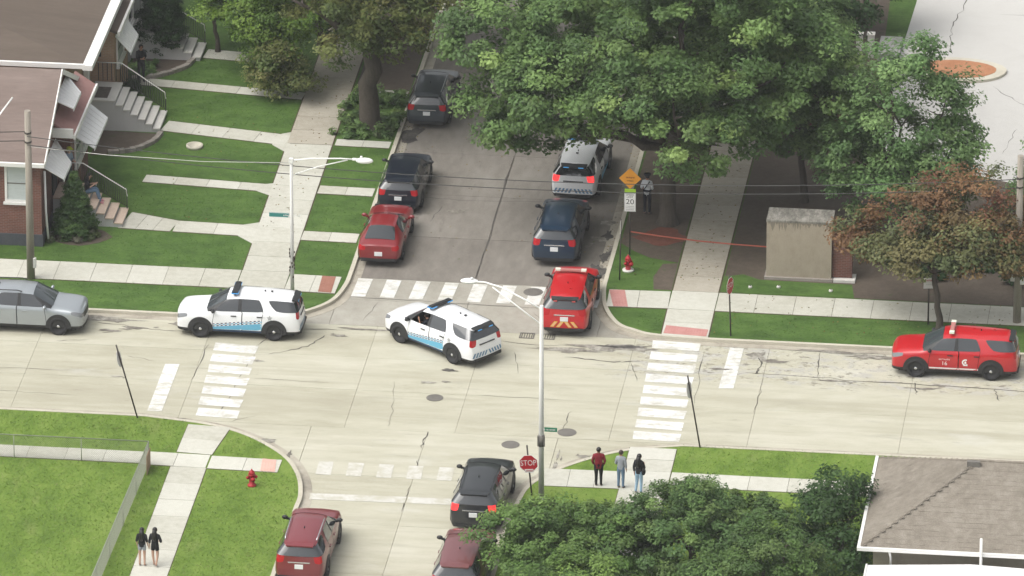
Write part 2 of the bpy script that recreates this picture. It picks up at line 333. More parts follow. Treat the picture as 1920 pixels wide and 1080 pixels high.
block('lawn', [(-90,1.25)]+kNW+[(-7.46,110),(-90,110)], M['grass_n'], 'dark green front lawns before the houses, upper left block')
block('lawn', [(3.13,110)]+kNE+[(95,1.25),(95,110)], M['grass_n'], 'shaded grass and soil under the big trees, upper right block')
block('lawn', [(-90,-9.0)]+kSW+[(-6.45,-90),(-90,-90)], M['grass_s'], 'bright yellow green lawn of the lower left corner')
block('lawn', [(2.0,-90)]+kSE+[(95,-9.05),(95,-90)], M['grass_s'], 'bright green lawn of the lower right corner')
def kerb(line, side, label):
    """kerb stones (0.15 m) on the road side of the line, gutter pan beyond"""
    k = MB(); P = [Vector((*p,0)) for p in line]; nrm = []
    for i in range(len(P)):
        d = (P[min(i+1,len(P)-1)]-P[max(i-1,0)]).normalized(); nrm.append(Vector((d.y,-d.x,0))*side)
    def strip(m, a, b, z0, z1):
        for i in range(len(P)-1):
            q0, q1, r0, r1 = P[i]+nrm[i]*a, P[i+1]+nrm[i+1]*a, P[i]+nrm[i]*b, P[i+1]+nrm[i+1]*b
            poly = [(q0.x,q0.y),(q1.x,q1.y),(r1.x,r1.y),(r0.x,r0.y)]
            m.add([(x,y,z0) for x,y in poly]+[(x,y,z1) for x,y in poly], [(0,1,5,4),(2,3,7,6),(4,5,6,7)]+([(3,0,4,7)] if i==0 else [])+([(1,2,6,5)] if i==len(P)-2 else []))
    strip(k, -.02, .15, -.25, .018); o = k.build('kerb', M['kerb']); tag(o, label, None, None, 'structure')
    g = MB(); strip(g, .152, .52, RZ-.1, RZ+.006); g.build('gutter', M['gutter'], o)
def long(line, step=3.0):
    out = [line[0]]
    for a, b in zip(line, line[1:]):
        n = max(1, int(math.dist(a,b)/step)); out += [(a[0]+(b[0]-a[0])*k/n, a[1]+(b[1]-a[1])*k/n) for k in range(1,n+1)]
    return out
kerb([(-90,1.25)]+kNW+[(-7.46,110)], 1, 'concrete kerb round the upper left street corner')
kerb([(3.13,110)]+kNE+[(95,1.25)], 1, 'concrete kerb round the upper right street corner')
kerb([(-90,-9.0)]+kSW+[(-6.45,-90)], -1, 'concrete kerb round the lower left street corner')
kerb([(2.0,-90)]+kSE+[(95,-9.05)], -1, 'concrete kerb round the lower right street corner')

# ---------------------------------------------------------------- pavements: each slab is a piece of its own
def walk(name, label, p0, p1, wd, step, mat_, z=.022, wd1=None, sk=0):
    """slabs along the line p0-p1 (centre line), width wd"""
    a = Vector((*p0,0)); b = Vector((*p1,0)); d = (b-a); Ln = d.length; d.normalize(); nv = Vector((-d.y,d.x,0)); wd1 = wd1 or wd; eg = .045 if p0[1] > 0 else .02
    n = max(1, round(Ln/step)); bedp = [a+nv*(wd/2+eg), a-nv*(wd/2+eg), b-nv*(wd1/2+eg), b+nv*(wd1/2+eg)]
    bed = MB(); bed.prism([(q.x,q.y) for q in bedp], -.01, .006); bed = bed.build(name, M['bed']); tag(bed, label, None, None, 'structure')
    me = None
    for i in range(n):
        t0, t1 = Ln*i/n+.008, Ln*(i+1)/n-.008; w0 = wd+(wd1-wd)*i/n; w1 = wd+(wd1-wd)*(i+1)/n
        if wd1 == wd and me is not None:
            o = share('slab', me, bed)
        else:
            m = MB(); h = (t1-t0)/2
            m.add([(-h,-w0/2+.006,0),(h,-w1/2+.006,0),(h,w1/2-.006,0),(-h,w0/2-.006,0),(-h,-w0/2+.006,z-.006),(h,-w1/2+.006,z-.006),(h,w1/2-.006,z-.006),(-h,w0/2-.006,z-.006)],
                  [(3,2,1,0),(4,5,6,7),(0,1,5,4),(1,2,6,5),(2,3,7,6),(3,0,4,7)])
            o = m.build('slab', mat_, bed); me = o.data
        q = a+d*(t0+t1)/2
        o.location = (q.x, q.y, .0064+random.uniform(-.003,.003)); o.rotation_euler = (random.gauss(0,.0015), random.gauss(0,.0015), math.atan2(d.y,d.x))
    return bed
W_, W_shade = M['walk'], M['walk_old']
walk('sidewalk', 'pale sidewalk along the left lawns of the main street', (-60,4.95), (-11.86,4.95), 1.86, 1.52, W_)
nwc = walk('sidewalk', 'corner landing of the upper left sidewalks', (-11.84,4.95), (-9.86,4.95), 1.86, 1.98, W_)
walk('sidewalk', 'short sidewalk piece leading to the rusty red tactile tile', (-9.84,4.86), (-7.72,4.80), 1.72, 1.1, W_)
walk('sidewalk', 'sidewalk stub between main street and upper left corner landing', (-10.83,1.2), (-10.85,4.0), 1.85, 1.4, W_)
walk('sidewalk', 'sidewalk along the upper left front lawns, pale in front', (-10.86,5.9), (-10.98,19.6), 1.92, 1.52, W_)
walk('sidewalk', 'shaded far end of the left sidewalk under trees', (-10.98,19.62), (-11.2,70), 1.92, 1.52, W_shade)
walk('sidewalk', 'sidewalk along the mulched bed beside the parked red fire car', (7.8,4.94), (60,4.94), 1.86, 1.56, W_)
walk('sidewalk', 'corner landing of the upper right sidewalks', (5.88,4.94), (7.78,4.94), 1.86, 1.9, W_)
walk('sidewalk', 'short sidewalk piece at the upper right corner with a pink tactile tile', (3.34,4.82), (5.86,4.9), 1.72, 1.26, W_)
walk('sidewalk', 'ramp down from upper right corner to the striped crossing', (6.85,1.3), (6.83,3.99), 1.9, 1.34, W_)
walk('sidewalk', 'brownish sidewalk running away between the big tree and the concrete monument', (6.83,5.89), (6.86,50), 1.86, 1.52, W_shade)
walk('sidewalk', 'cracked pale sidewalk behind the chain link fence', (-60,-13.02), (-13.0,-13.02), 1.1, 1.52, W_)
walk('sidewalk', 'pale sidewalk landing past the end of the wire fence', (-12.98,-13.05), (-10.4,-13.1), 1.22, 1.3, W_)
walk('sidewalk', 'pale sidewalk piece with a pink tile near the red hydrant', (-10.34,-13.15), (-7.55,-13.2), 1.2, 1.4, W_)
walk('sidewalk', 'flared path down to the left striped crossing', (-11.05,-12.4), (-10.85,-9.72), 1.42, 1.34, W_, wd1=1.72)
walk('sidewalk', 'narrow path with two women walking on it', (-11.07,-60), (-11.08,-13.72), 1.42, 1.52, W_)
walk('sidewalk', 'sidewalk corner under the three women', (2.75,-12.98), (5.84,-12.92), 1.62, 1.03, W_)
walk('sidewalk', 'broad path from the right crossing to the lower edge', (6.76,-9.75), (6.76,-11.95), 1.85, 1.1, W_)
walk('sidewalk', 'broad path passing behind the foreground trees', (6.76,-11.97), (6.76,-60), 1.85, 1.52, W_)
walk('sidewalk', 'pale sidewalk on the lower right between lawn and shrubs', (7.72,-12.62), (60,-12.62), 1.3, 1.52, W_)
def path(name, label, pts, wd, step=1.5, m=W_):
    for (a, b) in zip(pts, pts[1:]): walk(name, label, a, b, wd, step, m, .018)
path('path', 'curving front path from the brick house steps', [(-17.45,10.55)],1)
walk('path','flared end of the front path at the brick house steps',(-17.45,10.55),(-15.3,10.15),1.75,.72,W_,.018,wd1=1.16)
path('path', 'front path leading to the brick house steps', [(-15.29,10.15),(-11.86,10.02)], 1.15)
path('path', 'narrow path dividing the two front lawns', [(-17.35,15.1),(-11.9,14.65)], .78)
path('path', 'front path leading to the white stone steps', [(-17.4,20.95),(-11.95,19.95)], 1.12)
path('path', 'pale path at the foot of the far white steps', [(-16.9,29.3),(-13.6,28.95)], 1.0)
path('path', 'farthest front path near the standing person', [(-19.2,25.8),(-11.98,24.95)], .78)
for i, (y, h) in enumerate([(9.8,.95),(14.75,.85),(19.98,.7),(25.7,.75)]):
    lb = ['parkway path nearest the corner, beside the red car','parkway path beside the navy car','parkway path just before the big tree trunk','parkway path just behind the big tree trunk'][i]
    path('path', lb, [(-9.92,y),(-7.58,y-.05)], h, 1.17)
for y, lb, s in ((12.45,'',0),):
    pass
# flares where the front paths meet the sidewalk
for (y, h, s) in ((10.02,1.15,.75),(14.65,.6,.5),(19.95,1.12,.8)):
    o = MB().prism([(-12.55,y-h/2),(-11.83,y-h/2-s),(-11.83,y+h/2+s*.5),(-12.55,y+h/2)], 0, .016).build('path', W_)
    tag(o, {10.02:'flared end of the path from the brick house',14.65:'flared end of the narrow dividing path',19.95:'flared end of the path from the white steps'}[y], None, None, 'structure')

# tactile tiles with domes
def tactile(poly, m, label):
    mb = MB().prism(poly, .02, .034); o = mb.build('tactile_tile', m); tag(o, label, 'tactile tile', 'tactile tiles at the crossings')
    d = MB(); (x0,y0),(x1,y1),(x2,y2),(x3,y3) = poly; nx = max(3,int(math.dist(poly[0],poly[1])/.11)); ny = max(3,int(math.dist(poly[1],poly[2])/.11))
    for i in range(nx):
        for j in range(ny):
            u=(i+.5)/nx; v=(j+.5)/ny; a=(x0+(x1-x0)*u, y0+(y1-y0)*u); b=(x3+(x2-x3)*u, y3+(y2-y3)*u); px=a[0]+(b[0]-a[0])*v; py=a[1]+(b[1]-a[1])*v
            d.add([(px-.02,py-.02,.034),(px+.02,py-.02,.034),(px+.02,py+.02,.034),(px-.02,py+.02,.034),(px,py,.044)],[(0,1,4),(1,2,4),(2,3,4),(3,0,4)])
    q = d.build('dome', m, o); q['kind'] = 'stuff'
tactile([(3.66,3.98),(4.26,4.0),(3.95,5.68),(3.32,5.62)], M['tact_red'], 'dusky pink tile on the kerb ramp behind the red fire car')
tactile([(5.97,1.50),(7.72,1.36),(7.74,2.05),(6.0,2.3)], M['tact_red'], 'wide pink tile at the top of the right striped crossing')
tactile([(-8.45,4.02),(-7.9,3.98),(-7.93,5.62),(-8.5,5.66)], M['tact_brown'], 'rusty red tile at the upper left corner near the parked red car')
tactile([(-8.24,-13.76),(-7.66,-13.78),(-7.76,-12.66),(-8.32,-12.6)], M['tact_pink'], 'pale pink tile just above the red hydrant')

# ---------------------------------------------------------------- painted markings: each bar a piece
def bars(name, label, quads, m, z):
    r = empty(name, (0,0,0)); tag(r, label, None, None, 'structure')
    for q in quads:
        q = [(x+random.uniform(-.02,.02), y+random.uniform(-.02,.02)) for x,y in q]
        MB().prism(q, z-.003, z, False).build('stripe', m, r)
    return r
PZ = RZ+.0075
bars('crosswalk', 'striped crossing at the mouth of the shaded side street', [[(-7.12+1.19*i+.02,4.05),(-6.53+1.19*i,4.06),(-6.46+1.19*i,5.88),(-7.04+1.19*i,5.9)] for i in range(0,9)], M['paint'], PZ)
bars('crosswalk', 'ladder crossing on the left beneath the white police car', [[(-11.86+.045*i,-2.08-1.07*i),(-10.12+.03*i,-2.2-1.07*i),(-10.10+.03*i,-1.43-1.07*i),(-11.88+.045*i,-1.3-1.07*i)] for i in range(0,7)], M['paint'], PZ)
bars('crosswalk', 'bold ladder crossing on the right below the pink tile', [[(5.62+.025*i,.28-1.12*i),(7.52+.02*i,.17-1.12*i),(7.54+.02*i,.95-1.12*i),(5.60+.025*i,1.06-1.12*i)] for i in range(0,9)], M['paint'], PZ)
bars('crosswalk', 'faded crossing at the bottom before the black car', [[(-6.1+1.19*i,-13.5),(-5.52+1.19*i,-13.48),(-5.56+1.19*i,-12.25),(-6.14+1.19*i,-12.27)] for i in range(0,7)], M['paint_old'], PZ)
bars('stop_line', 'pale stop line across the bottom side street', [[(-6.0,-15.85),(-2.3,-15.78),(-2.3,-15.18),(-6.05,-15.28)],[(-2.24,-15.76),(1.5,-15.7),(1.5,-15.14),(-2.24,-15.18)]], M['paint_old'], PZ)
bars('stop_line', 'white stop line left of the left crossing', [[(-13.58,-8.25),(-12.98,-8.28),(-13.0,-3.6),(-13.56,-3.62)]], M['paint'], PZ)
bars('stop_line', 'white stop line right of the right crossing', [[(8.69,-3.38),(9.3,-3.32),(9.33,.66),(8.74,.68)]], M['paint'], PZ)

# ---------------------------------------------------------------- cracks, worn patches, covers
def jag(p, n, amp):
    out = []
    for a, b in zip(p, p[1:]):
        for k in range(n):
            t = k/n; out.append((a[0]+(b[0]-a[0])*t+random.gauss(0,amp), a[1]+(b[1]-a[1])*t+random.gauss(0,amp)))
    return out + [p[-1]]
cr = empty('road_crack'); tag(cr, 'dark jagged cracks in the concrete road', None, None, 'structure')
def crack(p, wd, n=7, amp=.035, z=RZ+.005, m='crack'):
    L_ = jag(p, n, amp); vs = []; fs = []
    for i, q in enumerate(L_):
        a = L_[max(0,i-1)]; b = L_[min(len(L_)-1,i+1)]; d = Vector((b[0]-a[0], b[1]-a[1])).normalized(); h = wd*random.uniform(.15,.8)/2*(1 if 0<i<len(L_)-1 else .2)
        vs += [(q[0]-d.y*h, q[1]+d.x*h, z), (q[0]+d.y*h, q[1]-d.x*h, z)]
    fs = [(2*i,2*i+1,2*i+3,2*i+2) for i in range(len(L_)-1)]
    MB().add(vs, fs).build('crack', M[m], cr)
for p, wd in [([(-2.27,6.1),(-2.24,11),(-2.27,19.5)],.11),([(-2.28,-9),(-2.30,-10.6)],.10),([(-2.3,-11.6),(-2.28,-12.4)],.07),([(-2.29,-14.2),(-2.33,-16.6)],.08),
   ([(-7.0,14.9),(-4,14.6),(1.0,14.9)],.05),([(-4.6,13.9),(-4.9,12.2)],.06),([(-7.1,4.0),(-3.0,3.85),(2.9,3.7)],.06),([(-8.3,3.4),(-9.0,1.6),(-9.6,.2),(-10.2,-1.4)],.08),
   ([(-8.6,.5),(-5.2,.8)],.09),([(-7.6,-.1),(-8.1,-1.2),(-9.6,-2.2)],.09),([(-10.1,-2.2),(-10.4,-4.2),(-10.5,-6.2),(-10.7,-8.6)],.05),([(-12.1,-1.5),(-12.3,-5.2)],.06),
   ([(-17,.2),(-15,-.2),(-12.9,-.4)],.09),([(-27,-4.6),(-22,-4.8),(-17.5,-4.75)],.05),([(4.6,.15),(1,.0),(-1.5,.35)],.07),([(4.9,-1.1),(5.4,-3.1)],.06),([(7.72,.2),(7.9,-5)],.06),
   ([(9.9,.3),(10.2,-.9),(10.0,-1.8)],.11),([(9.6,-1.7),(13,-1.9),(17,-2.1),(23,-2.3)],.10),([(12.4,.7),(12.5,-1.8)],.08),([(16.4,-1.9),(16.6,-3.1)],.08),([(19.6,-2.1),(19.9,-3.3)],.08),([(10.4,-2.1),(10.3,-5.6)],.04),
   ([(3.1,-6.3),(3.0,-8.2)],.05),([(-4.2,-4.3),(-3.9,-7.6),(-3.9,-8.6)],.03),([(-9.8,-4.6),(-6.8,-4.7)],.05),([(-20,-7),(-16.6,-7.1)],.03),([(-10.2,-9.0),(-9.2,-8.2)],.05),([(.2,-.8),(.6,-2.9)],.04),([(-6.3,1.5),(-5.9,3.6)],.04),
   ([(.5,3.3),(1.4,1.2)],.05),([(2.2,-1.0),(4.3,-1.3),(5.3,-1.1)],.12),([(-.8,-5.2),(2.6,-5.25)],.03),([(-15.2,-3.0),(-14,-3.4)],.06),([(-18.3,-1.9),(-17.0,-1.6)],.06)]:
    crack(p, wd)
def rag(cx, cy, rx, ry):
    n = 46; q = [random.uniform(.45,1.15) for _ in range(n)]
    q = [(q[k-1]+q[k]*1.4+q[(k+1)%n])/3.4 for k in range(n)]; ph = random.random()*6
    return [(cx+rx*math.cos(2*math.pi*k/n)*q[k]*(1+.3*math.sin(3*2*math.pi*k/n+ph)), cy+ry*math.sin(2*math.pi*k/n)*q[k]*(1+.3*math.cos(4*math.pi*k/n+ph))) for k in range(n)]
def blob(cx, cy, rx, ry, n=18, amp=.22, ph=None):
    ph = ph if ph is not None else random.random()*6
    return [(cx+rx*math.cos(a)*(1+amp*math.sin(3*a+ph)+amp*.6*random.uniform(-1,1)), cy+ry*math.sin(a)*(1+amp*math.cos(2*a+ph)+amp*.6*random.uniform(-1,1))) for a in [2*math.pi*k/n for k in range(n)]]
pt = empty('road_patch'); tag(pt, 'worn dark patches and grit along the gutters', None, None, 'structure')
for q in [(4.0,.15,1.7,.42),(2.4,-.3,1.6,.22),(5.1,.1,.7,.3),(-5.9,.75,1.5,.13),(9.9,.0,.35,.5),(10.6,-.5,.6,.22),(12.6,.75,1.9,.12),(8.6,-1.5,.5,.12),(13.1,-2.1,.8,.09),(16.8,-2.45,.7,.12),(14.4,.45,1.1,.2),
          (-17.0,.55,1.7,.28),(-15.4,-.2,.55,.18),(-16.3,-.6,.5,.2),(-13.6,.4,.5,.2),(-9.1,2.0,.55,.15),(-7.0,.0,.4,.12),(3.0,9.6,.35,.9),(2.7,7.6,.4,.8),(2.45,11.2,.5,.35),(1.9,10.5,.25,.25),(2.5,12.9,.4,.35),(-3.9,13.4,.45,.25),
          (-2.9,-4.2,.3,.12),(-2.2,-4.05,.2,.1),(3.1,-12.1,.16,1.0),(2.15,-15.6,.15,1.1),(4.25,-10.62,.5,.24),(-8.45,-10.62,.45,.3),(-7.4,-11.9,.12,.5),(-9.9,-2.9,.3,.1),(-15.3,-5.1,.25,.1),(6.3,-10.3,.4,.14),(8.0,-9.2,.4,.1),(-12.2,-8.9,.4,.1)]:
    MB().sheet(rag(*q), RZ+.0095 + random.uniform(0,.002)).build('patch', M['patch'], pt)
    for _ in range(3):
        MB().sheet(rag(q[0]+random.gauss(0,q[2]*.6), q[1]+random.gauss(0,q[3]*.8), q[2]*random.uniform(.1,.4), q[3]*random.uniform(.15,.5)), RZ+.0115 + random.uniform(0,.001)).build('patch', M['patch'], pt)
for q in [(2.55,7.7,.42,1.0),(2.75,9.3,.22,.8),(2.3,6.6,.3,.35),(-6.9,21.4,.5,1.1),(2.6,11.6,.25,.5),(4.6,.25,1.1,.16),(-2.2,-2.9,.35,.14)]:  # oily marks, except the far left kerb one: a painted car shadow
    MB().sheet(rag(*q), RZ+.0125 + random.uniform(0,.001)).build('stain', M['oil'], pt)
def cover(x, y, r, label, name='manhole_cover', m='iron'):
    o = empty(name, (x,y,RZ), 0, label, 'manhole cover', 'iron covers in the road')
    rim = MB(); n=28
    vs=[]; 
    for rr, z in ((r,.004),(r,.014),(r*.88,.014),(r*.88,.010)): vs += [(rr*math.cos(2*math.pi*k/n), rr*math.sin(2*math.pi*k/n), z) for k in range(n)]
    rim.add(vs, [(i*n+k,i*n+(k+1)%n,(i+1)*n+(k+1)%n,(i+1)*n+k) for i in range(3) for k in range(n)]); rim.build('rim', M['iron'], o)
    lid = MB().lathe([(r*.87,.003),(r*.87,.011)], n=n, smooth=False)
    for k in range(-3,4):
        h = math.sqrt(max(.01,(r*.8)**2-(k*r*.22)**2)); lid.box(k*r*.22-.012,k*r*.22+.012,-h,h,.0112,.017)
    lid.build('lid', M[m], o)
cover(-2.41,-5.67,.34,'round grey cover in the middle of the crossroads')
cover(1.12,-9.81,.36,'round grey cover just above the black car')
cover(3.19,-8.38,.38,'round cover in a broken ring right of the lamp post','manhole_cover')
cover(.23,5.34,.40,'dark cover on the shaded crossing beside the red fire car')
o = empty('storm_grate', (.92,.9,RZ), 0, 'rectangular iron drain grates at the rear of the red fire car', 'storm grate')
for dx in (-.42,.42):
    g = MB(); g.box(dx-.3,dx+.3,-.28,-.22,.004,.02); g.box(dx-.3,dx+.3,.22,.28,.004,.02); g.box(dx-.3,dx-.25,-.22,.22,.004,.02); g.box(dx+.25,dx+.3,-.22,.22,.004,.02)
    g.build('frame', M['iron'], o); b_=MB()
    for k in range(5): b_.box(dx-.2+k*.1-.015,dx-.2+k*.1+.015,-.22,.22,.004,.016)
    b_.build('bar', M['crack'], o)

# ---------------------------------------------------------------- soil beds, car park
def sheet(name, poly, m, z, label):
    o = MB().prism(poly, -.02, z).build(name, m); tag(o, label, None, None, 'structure'); return o
sheet('soil', [(7.85,5.95),(11,6.05),(14,6.0),(24,5.95),(40,6),(40,19),(19,19.3),(14,19),(12.6,22),(12,40),(7.95,40),(7.85,20)], M['soil'], .010, 'brown shaded soil between the path and the car park')
sheet('soil', [(3.25,10.6),(3.9,9.8),(4.6,9.2),(5.82,8.8),(5.85,40),(3.25,40)], M['soil'], .010, 'worn soil strip round the big tree trunk')
sheet('soil', [(5.1,5.95),(5.84,5.95),(5.82,8.75),(5.2,8.6),(4.95,7.2)], M['soil'], .009, 'bare soil edge beside the brownish path')
sheet('soil', [(-9.9,26.15),(-7.55,26.15),(-7.55,44),(-9.95,44)], M['soil'], .009, 'dark bare parkway beyond the massive trunk')  # bare soil whose dark colour also stands in for tree shade
sheet('lawn', [(7.86,5.98),(13.3,6.0),(13.1,7.35),(9.3,7.42),(8.6,7.9),(7.86,7.6)], M['grass_n'], .014, 'thin shaded grass strip in front of the concrete block')
sheet('mulch', blob(4.9,11.5,1.0,.8,20,.25), M['mulch'], .018, 'reddish mulch ring under the big tree')
sheet('mulch', blob(9.9,26,1.6,3.2,20,.15), M['mulch'], .014, 'red mulch bed far back beside the car park')
sheet('car_park', [(13.4,70),(13.2,39),(12.9,30),(13.0,22),(16,20.2),(19,18.8),(60,18),(60,110),(14,110)], M['lot'], .012, 'bright pale car park at the upper right')
lc=empty('road_crack'); tag(lc,'faint cracks in the pale car park',None,None,'structure'); cr_main=cr; cr=lc
for p_,w_c in [([(15.6,42),(15.3,38.5),(14.9,35.8),(15.2,33.2)],.07),([(17.2,29.5),(19,27.2),(22,26.6)],.05),([(18.6,25),(18.2,22)],.05),([(17,38),(24,38.6)],.04)]: crack(p_,w_c,8,.05,.0145)
cr=cr_main
isl = MB().prism(blob(15.7,31.1,2.0,1.35,26,.02,1), .0, .13).build('planter_island', M['kerb']); tag(isl, 'oval kerbed planting island with orange bed in the car park', 'planting island')
MB().prism(blob(15.6,31.1,1.66,1.02,26,.02,1), .10, .145).build('bed', noisy('orange mulch bed', [(.30,.13,.065),(.40,.19,.10),(.46,.25,.14)], (1.5,8,40)), isl)

# thin overcast air between the helicopter's height and the street
hz=MB().box(-1400,1400,-1400,1400,-1.4,158).build('haze',None); hz['kind']='stuff'; hz['label']='thin pale haze over the whole neighbourhood'
hm=bpy.data.materials.new('haze air'); hm.use_nodes=True; hn=hm.node_tree; hn.nodes.remove(hn.nodes['Principled BSDF'])
pv_=hn.nodes.new('ShaderNodeVolumePrincipled'); pv_.inputs['Color'].default_value=(.93,.95,.97,1); pv_.inputs['Density'].default_value=.00010
hn.links.new(pv_.outputs[0],[n for n in hn.nodes if n.type=='OUTPUT_MATERIAL'][0].inputs['Volume']); hz.data.materials.append(hm)

# ---------------------------------------------------------------- buildings
def quad(mb, a, b, c, d): return mb.add([a,b,c,d], [(0,1,2,3)])
def slabroof(mb, corners, th):
    """planar roof: 4 corners (ccw from above) with thickness"""
    n = len(corners); lo = [(x,y,z-th) for x,y,z in corners]
    return mb.add(list(corners)+lo, [tuple(range(n)), tuple(range(2*n-1,n-1,-1))]+[(i,(i+1)%n,n+(i+1)%n,n+i) for i in range(n)])
def awning(parent, x, y0, y1, z0, out, drop, inset, t=.05):
    m = MB(); a=(x,y0,z0); b=(x,y1,z0); c=(x+out,y1-inset,z0-drop); d=(x+out,y0+inset*.3,z0-drop)
    slabroof(m, [a,d,c,b], t)
    slabroof(m, [(x+out,y0+inset*.3,z0-drop),(x+out+.02,y0+inset*.3,z0-drop),(x+out+.02,y1-inset,z0-drop),(x+out,y1-inset,z0-drop)], .14)
    o = m.build('awning', M['awning'], parent)
    s = MB()
    for k in range(1,8):
        y = y0+(y1-y0)*k/8; s.tube([(x+.01,y,z0+.012),(x+out,y0+inset*.3+(y1-inset-y0-inset*.3)*k/8,z0-drop+.004)],.008,5)
    s.build('seam', M['fascia'], o); return o
def window(parent, face, u0, u1, z0, z1, pos, frame=.09, pane=M['curtain'], sill=True):
    """face 's': wall facing -y at y=pos; face 'e': wall facing +x at x=pos"""
    def bx(m, a0, a1, b0, b1, d0, d1):
        if face == 's': m.box(a0,a1,pos-d1,pos-d0,b0,b1)
        else: m.box(pos+d0,pos+d1,a0,a1,b0,b1)
    f = MB(); bx(f,u0-frame,u0,z0-frame,z1+frame,.003,.07); bx(f,u1,u1+frame,z0-frame,z1+frame,.003,.07); bx(f,u0,u1,z1,z1+frame,.003,.07); bx(f,u0,u1,z0-frame,z0,.003,.07)
    o = f.build('window', M['fascia'], parent)
    zm = (z0+z1)/2
    for a, b in ((z0,zm-.02),(zm+.02,z1)):
        p = MB(); bx(p,u0,u1,a,b,.004,.02); p.build('pane', pane, o)
    r = MB(); bx(r,u0,u1,zm-.02,zm+.02,.004,.045); r.build('meeting_rail', M['iron'], o)
    if sill: q = MB(); bx(q,u0-frame-.06,u1+frame+.06,z0-frame-.1,z0-frame,.003,.14); q.build('sill', M['fascia'], o)
    return o
# house A: brick, ridge left-right, gable to the street
A = empty('brick_house', (-20.4,7.4,0), 0, 'red brick house with pinkish roof, white awnings and a white framed window', 'house')
A.location = (0,0,0)
w_ = MB(); x0,x1,y0,y1,ze,zr = -31,-20.4,7.4,16.0,3.95,6.05; ym=(y0+y1)/2
w_.add([(x0,y0,.52),(x1,y0,.52),(x1,y1,.52),(x0,y1,.52),(x0,y0,ze),(x1,y0,ze),(x1,y1,ze),(x0,y1,ze),(x0,ym,zr-.08),(x1,ym,zr-.08)],
       [(0,1,5,4),(1,2,6,9,5),(2,3,7,6),(3,0,4,8,7)]); w_.build('wall', M['brickA'], A)
MB().box(x0-.04,x1+.04,y0-.05,y1+.04,-.1,.52).build('foundation', M['found'], A)
r = MB(); sl_=(zr-ze)/(ym-y0); ov=.35
slabroof(r, [(x0-.3,y0-ov,ze-ov*sl_+.1),(x1+.22,y0-ov,ze-ov*sl_+.1),(x1+.22,ym,zr+.1),(x0-.3,ym,zr+.1)], .1)
slabroof(r, [(x0-.3,ym+.002,zr+.1),(x1+.22,ym+.002,zr+.1),(x1+.22,y1+ov,ze-ov*sl_+.1),(x0-.3,y1+ov,ze-ov*sl_+.1)], .1)
rA = r.build('roof', M['roofA'], A)
MB().box(x0-.3,x1+.24,y0-ov-.14,y0-ov-.003,ze-ov*sl_-.09,ze-ov*sl_+.07).build('gutter', M['fascia'], rA)
f=MB()
for s in (-1,1):
    yy=ym+s*(ym-y0+ov); f.add([(x1+.223,yy,ze-ov*sl_-.10),(x1+.223,ym,zr-.10),(x1+.223,ym,zr+.13),(x1+.223,yy,ze-ov*sl_+.13),(x1+.27,yy,ze-ov*sl_-.10),(x1+.27,ym,zr-.10),(x1+.27,ym,zr+.13),(x1+.27,yy,ze-ov*sl_+.13)],
        [(0,1,2,3),(7,6,5,4),(0,4,5,1),(1,5,6,2),(2,6,7,3),(3,7,4,0)])
f.build('rake_board', M['fascia'], rA)
m=MB().tube([(-22.6,8.9,4.75),(-22.0,10.2,5.4)],.05,6); m.build('vent_pipe', M['fascia'], rA)
window(A,'s',-21.8,-20.98,2.05,3.5,7.4,.10)
window(A,'s',-26.2,-25.2,2.05,3.5,7.4,.10)
# enclosed porch of house A
p=MB().box(-20.38,-19.86,11.6,15.9,0,3.55); p.build('porch', M['brickA'], A)
p=MB(); slabroof(p,[(-19.5,10.3,3.78),(-19.5,16.05,3.78),(-20.37,16.05,4.35),(-20.37,10.3,4.35)][::-1],.1); p=p.build('porch_roof', M['roofP'], A)
MB().box(-19.497,-19.42,10.28,16.07,3.62,3.80).build('gutter', M['fascia'], p); MB().box(-20.37,-19.5,10.20,10.297,3.70,4.1).build('fascia', M['fascia'], p)
window(A,'e',12.6,13.9,1.5,2.7,-19.86,.08); window(A,'e',14.3,15.5,1.5,2.7,-19.86,.08)
awning(A,-19.85,12.35,16.1,2.95,.85,.55,.25); awning(A,-20.38,7.9,11.0,3.35,.80,.62,.95); awning(A,-20.36,11.0,13.9,5.05,.72,.42,.8)
MB().box(-20.39,-20.32,9.95,10.9,1.22,3.0).build('door', M['dark'], A)
d=MB().tube([(-20.3,7.75,3.2),(-20.28,7.78,1.4),(-20.2,7.75,.2)],.05,8); d.build('downpipe', M['white'], A)
